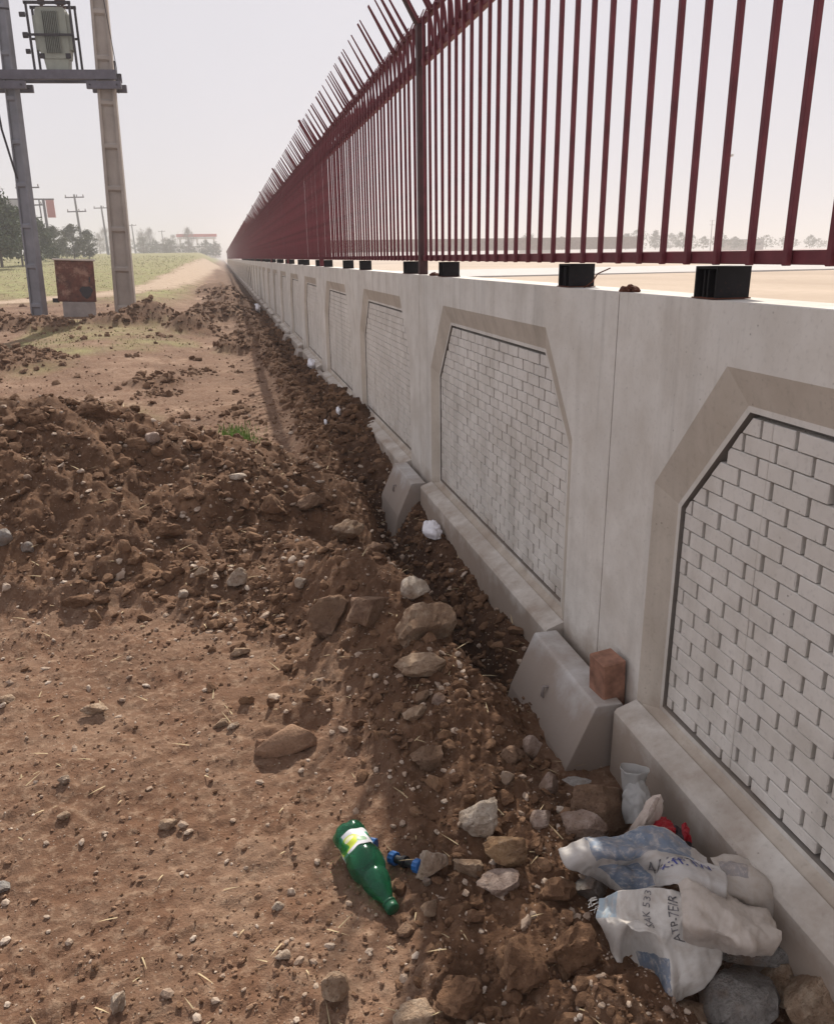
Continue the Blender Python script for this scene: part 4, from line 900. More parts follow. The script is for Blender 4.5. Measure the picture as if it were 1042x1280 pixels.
for k, (nu, nv, wr) in {'A': (110, 90, .006), 'B': (70, 90, .0065), 'C': (80, 120, .006), 'D': (40, 40, .004)}.items():
    G = np.array(SACK[k], float)-np.array(org[:]); S, N = cat2(G, nu, nv, ord(k), wr, 15); SF[k] = (S, N); sheet(nmz[k], S, mats[k], st)
M['ink'] = simple('black_ink', (.17, .16, .165), .8, 0, .9, 90, 0, .001); M['inkblue'] = simple('blue_ink', (.05, .06, .2), .7, 0, .4, 60, 0, .001)
def text_on(s, key, u0, v0, du, dv, mat, ang=0):
    """printed letters laid on the sheet"""
    cu = bpy.data.curves.new('t', 'FONT'); cu.body = s; cu.size = 1; cu.resolution_u = 2; to = bpy.data.objects.new('t', cu); COL.objects.link(to)
    dg = bpy.context.evaluated_depsgraph_get(); me = bpy.data.meshes.new_from_object(to.evaluated_get(dg)); bpy.data.objects.remove(to)
    bm = bmesh.new(); bm.from_mesh(me); bmesh.ops.triangulate(bm, faces=bm.faces[:]); bmesh.ops.subdivide_edges(bm, edges=[e for e in bm.edges if e.calc_length() > .15], cuts=2, use_grid_fill=False); bmesh.ops.triangulate(bm, faces=bm.faces[:])
    S, N = SF[key]; nu, nv = S.shape[:2]; wdt = max(v.co.x for v in bm.verts) or 1
    for v in bm.verts:
        a = v.co.x/wdt*du; b = v.co.y*dv; ca, sa = math.cos(ang), math.sin(ang); u_ = u0+a*ca-b*sa; v_ = v0+a*sa+b*ca
        fi = min(max((1-v_)*(nu-1), 0), nu-1.001); fj = min(max(u_*(nv-1), 0), nv-1.001); i = int(fi); j = int(fj); fi -= i; fj -= j
        P = S[i, j]*(1-fi)*(1-fj)+S[i+1, j]*fi*(1-fj)+S[i, j+1]*(1-fi)*fj+S[i+1, j+1]*fi*fj
        v.co = Vector(P+N[i, j]*.0035)
    bm.to_mesh(me); bm.free(); me.materials.clear(); me.materials.append(mat); link('lettering', me, st)
text_on('ATP-7EIR', 'A', .84, .50, .46, .12, M['ink'], R(80))
text_on('SAK 533', 'A', .62, .66, .32, .11, M['ink'], R(80))
text_on('4/1 R', 'C', .54, .30, .30, .26, M['ink'], R(4))
text_on('x:ff: IW', 'C', .70, .22, .28, .10, M['inkblue'], R(30))
# frayed threads at the corner
mb = MB()
for k in range(9):
    p = Vector(SACK['A'][0][0])-org; a = random.uniform(0, .035); p = p+Vector((-.0, -a, -a*.3)); mb.tube([p, p+Vector((-.008-random.random()*.008, random.uniform(-.006, .006), -.003)), p+Vector((-.012-random.random()*.012, random.uniform(-.012, .01), -.012))], .0005, 4)
mb.build('frayed_threads', simple('white_thread', (.6, .58, .55), .8), st)
M['film'] = glassy('milky_plastic_film', (.55, .54, .52), .45, .35)
# crumpled clear cup, cream rag, red wrapper
cp = Vector((0.934, 1.572, 0.125))
vs, fs = lathe([(.0, .022), (.03, .026), (.062, .031), (.075, .034), (.082, .0375), (.085, .0375)], 40, lambda z, a, r: r*(1+.10*math.sin(3*a+z*30)+.05*math.sin(7*a-z*60))); mb = MB(); mb.add(vs, fs)
o = mb.build('crumpled_cup', M['film'], None, True); o.location = cp; o.rotation_euler = (R(-14), R(6), 0); md = o.modifiers.new('s', 'SOLIDIFY'); md.thickness = .0008
tag(o, 'crumpled translucent plastic cup standing between the brown boulder and the wall', 'plastic cup')
def crumple(name, label, cat, G, mat, wr=.006, wf=28, n=(44, 44), seed=3, thick=.001):
    G = np.array(G, float); org_ = G.reshape(-1, 3).mean(0); S, N = cat2(G-org_, n[0], n[1], seed, wr, wf, .9); o = sheet(name, S, mat, None, thick=thick); o.location = org_; tag(o, label, cat); return o
M['rag'] = sack_mat('cream_rag', (.55, .46, .40), [(.5, .7, .3, .9, (.25, .19, .16), .1)])
M['red'] = simple('red_foil', (.34, .015, .025), .4, 0, .3, 30, .2, .002, (.05, .03, .03, .62)); M['white'] = simple('white_paper', (.74, .73, .76), .7, 0, .06, 20, .2, .002)
M['darkfoil'] = simple('dark_foil', (.04, .03, .035), .4, 0, .3, 30, .3, .002)
for a in [('cream_rag', 'cream stained rag standing crumpled behind the sack, beside red wrapper pieces', 'rag', [[(0.917, 1.454, 0.23), (0.933, 1.445, 0.24), (0.931, 1.429, 0.23)], [(0.895, 1.459, 0.19), (0.895, 1.414, 0.23), (0.925, 1.421, 0.2)], [(0.88, 1.465, 0.15), (0.876, 1.409, 0.2), (0.902, 1.417, 0.17)], [(0.874, 1.48, 0.1), (0.876, 1.431, 0.14), (0.896, 1.427, 0.13)]], 'rag', {'wr': 0.006, 'wf': 30, 'seed': 3}), ('red_wrapper', 'larger piece of torn red and black wrapper behind the sack', 'wrapper', [[(0.902, 1.429, 0.17), (0.933, 1.432, 0.18), (0.955, 1.415, 0.17)], [(0.891, 1.415, 0.16), (0.906, 1.386, 0.19), (0.944, 1.389, 0.17)], [(0.9, 1.42, 0.13), (0.916, 1.398, 0.15), (0.953, 1.407, 0.13)]], 'red', {'wr': 0.008, 'wf': 60, 'seed': 5, 'n': (30, 30)}), ('red_wrapper', 'small red wrapper corner resting against the wall foot', 'wrapper', [[(0.977, 1.41, 0.17), (0.992, 1.412, 0.17), (0.994, 1.4, 0.16)], [(0.969, 1.395, 0.16), (0.981, 1.392, 0.16), (0.988, 1.385, 0.15)], [(0.972, 1.384, 0.14), (0.981, 1.382, 0.14), (0.987, 1.375, 0.14)]], 'red', {'wr': 0.006, 'wf': 60, 'seed': 7, 'n': (24, 24)}), ('dark_wrapper', 'dark crumpled foil between the two red wrapper pieces', 'wrapper', [[(0.969, 1.449, 0.14), (0.992, 1.437, 0.14), (1.004, 1.411, 0.13)], [(0.947, 1.426, 0.13), (0.968, 1.403, 0.13), (0.991, 1.369, 0.13)], [(0.94, 1.417, 0.1), (0.963, 1.383, 0.11), (0.986, 1.338, 0.12)]], 'darkfoil', {'wr': 0.01, 'wf': 40, 'seed': 8, 'n': (30, 30)}), ('plastic_film', 'milky plastic film hanging below the crumpled cup by the wall', 'plastic film', [[(0.906, 1.569, 0.17), (0.938, 1.567, 0.19), (0.962, 1.555, 0.17)], [(0.892, 1.547, 0.14), (0.917, 1.517, 0.17), (0.948, 1.51, 0.15)], [(0.89, 1.519, 0.1), (0.9, 1.479, 0.13), (0.922, 1.474, 0.12)]], 'film', {'wr': 0.008, 'wf': 35, 'seed': 9, 'n': (30, 30)}), ('paper_scrap', 'crumpled white paper scrap in the trench below the second footing block', 'paper scrap', [[(0.94, 3.928, 0.125), (0.988, 3.929, 0.125), (1.017, 3.875, 0.116)], [(0.925, 3.869, 0.097), (0.95, 3.779, 0.121), (1.007, 3.818, 0.097)], [(0.936, 3.836, 0.078), (0.958, 3.774, 0.083), (0.993, 3.765, 0.078)]], 'white', {'wr': 0.013213498477157372, 'wf': 23.309496764422395, 'seed': 1, 'n': (24, 24)}), ('plastic_scrap', 'white torn plastic at the wall foot, far along the trench', 'plastic scrap', [[(0.994, 10.558, 0.215), (1.043, 10.59, 0.215), (1.068, 10.441, 0.203)], [(0.975, 10.391, 0.179), (0.991, 10.096, 0.209), (1.053, 10.272, 0.179)], [(0.983, 10.309, 0.155), (1.001, 10.131, 0.16), (1.035, 10.116, 0.155)]], 'white', {'wr': 0.013483208121827427, 'wf': 22.843228200371037, 'seed': 2, 'n': (24, 24)}), ('plastic_scrap', 'white scrap standing in the dark soil before the third footing block', 'plastic scrap', [[(0.88, 6.981, 0.219), (0.902, 6.994, 0.219), (0.911, 6.932, 0.212)], [(0.869, 6.907, 0.198), (0.873, 6.787, 0.216), (0.902, 6.858, 0.198)], [(0.871, 6.869, 0.183), (0.876, 6.784, 0.188), (0.891, 6.787, 0.183)]], 'white', {'wr': 0.005637807106598989, 'wf': 54.631170271769236, 'seed': 3, 'n': (24, 24)}), ('plastic_scrap', 'small white scrap on the dark bank left of the standing one', 'plastic scrap', [[(0.749, 6.828, 0.147), (0.764, 6.838, 0.147), (0.771, 6.794, 0.141)], [(0.742, 6.775, 0.13), (0.746, 6.69, 0.144), (0.765, 6.74, 0.13)], [(0.744, 6.748, 0.119), (0.747, 6.681, 0.124), (0.758, 6.689, 0.119)]], 'white', {'wr': 0.0038611005076142173, 'wf': 79.77000323939093, 'seed': 4, 'n': (24, 24)}), ('plastic_scrap', 'pale hanging plastic where the far wall meets the soil', 'plastic scrap', [[(0.816, 24.602, 0.225), (0.915, 24.827, 0.225), (0.961, 24.062, 0.194)], [(0.779, 23.791, 0.133), (0.807, 22.195, 0.21), (0.929, 23.251, 0.133)], [(0.796, 23.458, 0.071), (0.834, 22.71, 0.076), (0.894, 22.555, 0.071)]], 'white', {'wr': 0.027415126903553515, 'wf': 11.234673510122526, 'seed': 6, 'n': (24, 24)})]: crumple(a[0], a[1], a[2], a[3], {'rag': M['rag'], 'red': M['red'], 'white': M['white'], 'darkfoil': M['darkfoil'], 'film': M['film']}[a[4]], **a[5])
# ---------------------------------------------------------------- the two concrete poles, their platform and the transformer
def lattice_pole(label, base, top, mat, rz, k=1.0):
    base = Vector(base); top = Vector(top); d = (top-base).normalized(); L = 9.5
    t = thing('concrete_pole', label, 'utility pole', base); t.rotation_mode = 'QUATERNION'
    t.rotation_quaternion = d.to_track_quat('Z', 'Y') @ Matrix.Rotation(rz, 3, 'Z').to_quaternion()
    W0, W1, D0, D1, fl = .46*k, .28*k, .25*k, .18*k, .075*k
    def W(z): return W0+(W1-W0)*z/L
    def D(z): return D0+(D1-D0)*z/L
    for s in (-1, 1):
        mb = MB(); vs = []
        for z in (-.6, L):
            x0 = s*W(z)/2; x1 = s*(W(z)/2-fl*W(z)/W0); y = D(z)/2
            c = .02
            vs += [(x0, -y+c, z), (x0-s*c, -y, z), (x1, -y, z), (x1, y, z), (x0-s*c, y, z), (x0, y-c, z)]
        mb.add(vs, [tuple(range(6))[::-1], tuple(range(6, 12))]+[(i, (i+1) % 6, 6+(i+1) % 6, 6+i) for i in range(6)]); mb.build('flange', mat, t)
    mb = MB(); vs = []
    for z in (-.6, L):
        x = W(z)/2-fl*W(z)/W0; y = D(z)/2-.055*k; vs += [(-x, -y, z), (x, -y, z), (x, y, z), (-x, y, z)]
    mb.add(vs, [(3, 2, 1, 0), (4, 5, 6, 7)]+[(i, (i+1) % 4, 4+(i+1) % 4, 4+i) for i in range(4)]); mb.build('web', mat, t)
    z = .22
    while z < L:
        x = W(z)/2-fl*W(z)/W0; y = D(z)/2-.004; mb = MB()
        mb.prism([(z-.07, -y+.045), (z-.03, -y), (z+.03, -y), (z+.07, -y+.045), (z+.07, y-.045), (z+.03, y), (z-.03, y), (z-.07, y-.045)], -x, x, 'z')
        mb.v = [(v[2], v[1], v[0]) for v in mb.v]; mb.build('rib', mat, t); z += .86
    return t
PL0 = Vector((-4.229, 20.3, 0.305)); PL1 = Vector((-4.015, 20.3, 6.663)); PR0 = Vector((-2.294, 20.0, 0.213)); PR1 = Vector((-2.059, 20.0, 6.678))
lattice_pole('grey leaning concrete utility pole at the left edge of the photo', PL0, PL1, M['polegrey'], R(62), .76)
lattice_pole('tan concrete utility pole with recessed panels, right of the rusty cabinet', PR0, PR1, M['poletan'], R(87))
def onpole(a, b, z): return a+(b-a)*((z-a.z)/(b.z-a.z))
ZB = 5.247
pl = onpole(PL0, PL1, ZB); pr = onpole(PR0, PR1, ZB); dv = (pr-pl).normalized(); per = dv.cross(Vector((0, 0, 1))).normalized()
t = thing('transformer_platform', 'steel beam platform carrying the transformer between the two concrete poles', 'steel platform', (pl+pr)/2)
c0 = (pl+pr)/2
for s in (-1, 1):
    mb = MB(); o_ = per*s*.22
    p = pl-dv*.9-c0+o_; q = pr+dv*.28-c0+o_
    mb.bar(p, q, .012, .17); mb.bar(p+Vector((0, 0, .085))-per*s*.03, q+Vector((0, 0, .085))-per*s*.03, .06, .012); mb.bar(p-Vector((0, 0, .085))-per*s*.03, q-Vector((0, 0, .085))-per*s*.03, .06, .012)
    mb.build('beam', M['beam'], t)
for pp in (pl, pr):
    for s in (-1, 1):
        mb = MB(); r_ = pp-c0+per*s*.21-Vector((0, 0, .20)); mb.bar(r_-dv*.36, r_+dv*.36, .07, .15); mb.build('clamp', M['beam'], t)
    mb = MB(); mb.bar(pp-c0-dv*.28-per*.3-Vector((0, 0, .2)), pp-c0-dv*.28+per*.3-Vector((0, 0, .2)), .02); mb.bar(pp-c0+dv*.28-per*.3-Vector((0, 0, .2)), pp-c0+dv*.28+per*.3-Vector((0, 0, .2)), .02); mb.build('clamp_bolts', M['dark'], t)
tc = pl+dv*((pr-pl).length*.52)+Vector((0, 0, .10)); rz = math.atan2(dv.y, dv.x)
t = thing('transformer', 'grey green finned transformer in a dark frame on the pole platform', 'transformer', tc, rz); t.scale = (.74, .52, .97)
mb = MB(); mb.prism([(-.36, .22), (.36, .22), (.42, .42), (.42, 1.12), (.36, 1.2), (-.36, 1.2), (-.42, 1.12), (-.42, .42)], -.26, .26, 'y'); mb.build('tank', M['tank'], t)
mb = MB(); mb.prism([(-.30, 0), (.30, 0), (.34, .22), (-.34, .22)], -.22, .22, 'y'); mb.build('tank_base', M['tank'], t)
for i in range(9):
    mb = MB(); mb.box((-.20+i*.05, -.31, .72), (.012, .12, .80)); mb.build('cooling_fin', M['tankdark'], t)
for s in (-1, 1):
    for i in range(6):
        mb = MB(); mb.box((s*.455, -.2+i*.08, .72), (.09, .012, .66)); mb.build('cooling_fin', M['tank'], t)
    mb = MB(); mb.box((s*.36, -.25, .27), (.14, .05, .10)); mb.build('lug', M['dark'], t)
for x in (-.60, .58):
    for y in (-.34, .34):
        mb = MB(); mb.bar((x, y, -.03), (x, y, 1.28), .06); mb.build('frame_post', M['dark'], t)
for y in (-.34, .34):
    mb = MB(); mb.bar((-.66, y, 1.27), (.62, y, 1.27), .06); mb.build('frame_bar', M['dark'], t)
    mb = MB(); mb.bar((-.76, y-.05, .66), (.62, y-.05, .66), .045); mb.build('frame_bar', M['dark'], t)
mb = MB(); mb.tube([(-.66, -.3, .66), (-.80, -.3, .66)], .06, 8); mb.build('cleat', M['dark'], t)
mb = MB(); mb.tube([(-.66, -.3, .35), (-.78, -.3, .35)], .05, 8); mb.build('cleat', M['dark'], t)
mb = MB(); mb.tube([(-.66, -.3, 1.05), (-.82, -.3, 1.05)], .05, 8); mb.build('cleat', M['dark'], t)
for x in (-.25, .22, .32):
    prf = []
    for i in range(9): z = 1.2+i*.07; prf += [(z, .045), (z+.012, .10), (z+.03, .10), (z+.045, .045)]
    vs, fs = lathe(prf, 16); vs = [(a+x, b, c) for a, b, c in vs]; mb = MB(); mb.add(vs, fs); mb.build('bushing', M['porcelain'], t, True)
    mb = MB(); mb.tube([(x, 0, 1.8), (x, 0, 1.95)], .02, 6); mb.build('terminal', M['dark'], t)
vs, fs = lathe([(1.35, .01), (1.36, .17), (1.42, .17), (1.44, .05), (1.5, .15), (1.56, .15), (1.58, .02)], 18); vs = [(a-.42, b-.1, c+.12) for a, b, c in vs]; mb = MB(); mb.add(vs, fs); mb.build('insulator', M['insul'], t, True)
vs, fs = lathe([(1.35, .01), (1.36, .14), (1.42, .14), (1.44, .05), (1.5, .13), (1.56, .13), (1.58, .02)], 18); vs = [(a+.48, b-.1, c+.18) for a, b, c in vs]; mb = MB(); mb.add(vs, fs); mb.build('insulator', M['insul'], t, True)
# cables
mb = MB(); p0 = tc+Vector((-.75, -.3, 1.05)); mb.tube([p0, p0+Vector((-.35, 0, .02)), p0+Vector((-.62, 0, .35)), p0+Vector((-.80, 0, .9)), p0+Vector((-1.0, 0, 2.2))], .02, 6); tag(mb.build('looped_cable', M['dark']), 'dark looped cable running up from the left side of the transformer', 'cable')
a = onpole(PL0, PL1, 3.2)+Vector((-.05, -.33, 0)); b = onpole(PL0, PL1, ZB-.1)+Vector((-.30, -.33, 0)); mb = MB(); mb.tube([a, (a+b)/2+Vector((-.06, 0, 0)), b, b+Vector((-.25, 0, 1.1)), b+Vector((-.30, 0, 3.2))], .025, 6); tag(mb.build('service_cable', M['dark']), 'dark cable hanging down the left side of the grey pole', 'cable')
a = onpole(PR0, PR1, ZB-.35)+Vector((.26, -.18, 0)); mb = MB(); mb.tube([a, a+Vector((.01, 0, .5)), a+Vector((-.12, 0, 2.2)), a+Vector((-.22, 0, 4.0))], .009, 5); tag(mb.build('earth_wire', M['dark']), 'thin wire running up the right side of the tan pole', 'wire')
mb = MB(); mb.bar(a+Vector((-.02, 0, .2)), a+Vector((-.02, 0, .62)), .03); tag(mb.build('wire_bracket', M['dark']), 'small bracket at the right end of the platform beam', 'bracket')
# ---------------------------------------------------------------- rusty cabinet
cb = Vector((-3.303, 19.8, 0.257)); t = thing('electric_cabinet', 'rust brown metal cabinet with cream lid on a concrete base between the poles', 'electrical cabinet', cb, R(-6)); t.rotation_euler = (0, R(2.6), R(10))
W_ = .80; H1 = .36; H2 = .88
mb = MB(); mb.box((.03, 0, H1/2-.3), (W_*.86, .50, H1+.6), None, 0, .02); mb.build('concrete_base', M['plinthc'], t)
mb = MB(); mb.box((0, 0, H1+H2/2+.001), (W_, .50, H2), None, 0, .008); mb.build('cabinet_body', M['rustbox'], t)
mb = MB(); mb.box((0, -.256, H1+H2/2), (W_-.07, .012, H2-.07), None, 0, .004); mb.build('door', M['rustbox'], t)
mb = MB(); mb.box((W_*.36, -.268, H1+H2*.55), (.025, .016, .12)); mb.build('door_handle', M['dark'], t)
vs, fs = lathe([(0, .001), (0, .13), (.01, .13), (.012, .001)], 24, lambda z, a, r: r*(1+.12*math.sin(3*a)+.06*math.sin(7*a))); mb = MB(); mb.add([(x+.20, -.262-z, y+H1+.22) for x, y, z in vs], fs); mb.build('burnt_patch', M['dark'], t)
mb = MB(); mb.box((0, 0, H1+H2+.02), (W_+.07, .58, .04), None, 0, .01); mb.build('lid', M['lid'], t)
mb = MB(); mb.box((-W_*.5-.04, -.1, H1+.02), (.14, .12, .09)); mb.build('side_bracket', M['dark'], t)
# ---------------------------------------------------------------- far things on the left
def far_pole(label, base, h, r=.14, arms=2):
    t = thing('power_pole', label, 'utility pole', base); t.rotation_euler = (0, R(-1.5), 0)
    mb = MB(); mb.tube([(0, 0, -.5), (0, 0, h)], [r*1.25, r*.75], 8); mb.build('shaft', M['polegrey'], t)
    for i in range(arms):
        z = h-.35-i*1.7; mb = MB(); mb.bar((-1.15, 0, z), (1.15, 0, z), .13); mb.build('crossarm', M['beam'], t)
        for x in (-1.05, 0.3, 1.05): mb = MB(); mb.tube([(x, 0, z), (x, 0, z+.32)], [.06, .05], 6); mb.build('insulator', M['porcelain'], t)
for a in [('tall grey power pole behind the left pole, in front of the billboard', (-18.875, 95.0, 2.009), 7.1, {'r': 0.17}), ('power pole with two crossarms above the shrubs between the two near poles', (-17.502, 115.0, 2.242), 7.27, {'r': 0.15}), ('power pole just left of the tan concrete pole', (-17.593, 140.0, 2.355), 7.27, {'r': 0.15, 'arms': 1}), ('thin distant power pole right of the tan concrete pole', (-22.12, 230.0, 2.816), 7.54, {'r': 0.18, 'arms': 1}), ('very thin distant pole left of the red topped canopy', (-19.345, 300.0, 3.093), 7.84, {'r': 0.2, 'arms': 1}), ('distant pylon-like pole among trees seen through the fence bars', (211.359, 330.0, 2.255), 12.37, {'r': 0.25, 'arms': 2})]: far_pole(*a[:3], **a[3])
bb = Vector((-22.119, 110.0, 2.288)); t = thing('billboard', 'faded roadside billboard frame on steel legs behind the trees on the left', 'billboard', bb)
M['faded'] = simple('faded_board', (.34, .33, .35), .8, 0, .1, 1, .1, .01); M['fadedred'] = simple('faded_red_board', (.45, .20, .20), .8, 0, .1, 1, .1, .01)
BW = 5.675; BZ = 4.229; BH = 2.091
mb = MB(); mb.box((-BW*.22, 0, BZ+BH/2), (BW*.56, .12, BH)); mb.build('board', M['faded'], t)
mb = MB(); mb.box((BW*.41, 0, BZ+BH/2), (BW*.16, .12, BH)); mb.build('board', M['fadedred'], t)
mb = MB(); mb.bar((-BW/2, 0, BZ+BH), (BW/2, 0, BZ+BH), .16); mb.bar((-BW/2, 0, BZ), (BW*.2, 0, BZ), .12); mb.bar((BW*.2, 0, BZ), (BW*.2, 0, BZ+BH), .14); mb.build('frame', M['beam'], t)
for x in (-.4, -.05, .28): mb = MB(); mb.bar((BW*x, .2, -1), (BW*x, .2, BZ+BH), .28); mb.build('leg', M['beam'], t)
M['bark'] = simple('bark', (.10, .075, .06), .95, 0, .3, 6, .4, .02)
def leafmat(name, a, b):
    t = NT(name); t.co = t.n('ShaderNodeNewGeometry'); c = t.ramp(t.co.outputs['Random Per Island'], [(0, a), (1, b)]); t.color(c); return t.set(.75, 0, .2)
M['pine'] = leafmat('pine_needles', (.035, .055, .030), (.085, .11, .055)); M['shrub'] = leafmat('shrub_leaves', (.05, .065, .04), (.12, .125, .08)); M['bare'] = leafmat('bare_twigs', (.13, .11, .10), (.22, .19, .17))
def tree(name, label, base, h, wd, kind, seed, n=2600, group=None, trunk=.12, cat='tree'):
    g = np.random.default_rng(seed); t = thing(name, label, cat, base, 0, group)
    mb = MB(); mb.tube([(0, 0, -.4), (wd*.02, 0, h*.5), (0, 0, h*.92)], [h*.022, h*.014, .02], 7); mb.build('trunk', M['bark'], t)
    lb = MB()
    for i in range(14):
        z = h*(trunk+(.85-trunk)*i/14); a = g.uniform(0, 6.28); r = wd*.38*(1-(z/h)*.7); lb.tube([(0, 0, z), (r*math.cos(a), r*math.sin(a), z+h*.08)], [h*.007, .01], 5)
    lb.build('limbs', M['bark'], t)
    K = 90; cc = []
    for i in range(K):
        f = g.uniform(0, 1)
        if kind == 'pine': zz = trunk+(1-trunk)*f**.9; rr = .5*wd*(1-f)**.7*g.uniform(.35, 1.05)+.03
        else: zz = trunk+(.98-trunk)*f; rr = .5*wd*math.sqrt(max(.05, 1-(2*f-.85)**2))*g.uniform(.25, 1.05)
        a = g.uniform(0, 6.28); cc.append((rr*math.cos(a), rr*math.sin(a), zz*h, h*g.uniform(.035, .075)))
    cc = np.array(cc); n = int(n*1.9); idx = g.integers(0, K, n); P = cc[idx, :3]+g.normal(size=(n, 3))*cc[idx, 3:4]*[1, 1, .75]
    s = h*g.uniform(.010, .024, n)*(1.0 if n > 2000 else 1.5)
    A = g.normal(size=(n, 3)); A /= np.linalg.norm(A, axis=1)[:, None]; B = np.cross(A, g.normal(size=(n, 3))); B /= np.linalg.norm(B, axis=1)[:, None]
    if kind == 'bare': A = A*.3+[0, 0, 1.]; s2 = s*2.4; B *= .14
    else: s2 = s*1.5
    V = np.stack([P-A*s2[:, None], P+B*s[:, None]*.8, P+A*s2[:, None], P-B*s[:, None]*.8], 1).reshape(-1, 3)
    F = np.arange(n*4).reshape(-1, 4); link('crown', npmesh('crown', V, F, M[{'pine': 'pine', 'shrub': 'shrub', 'bare': 'bare'}[kind]]), t)
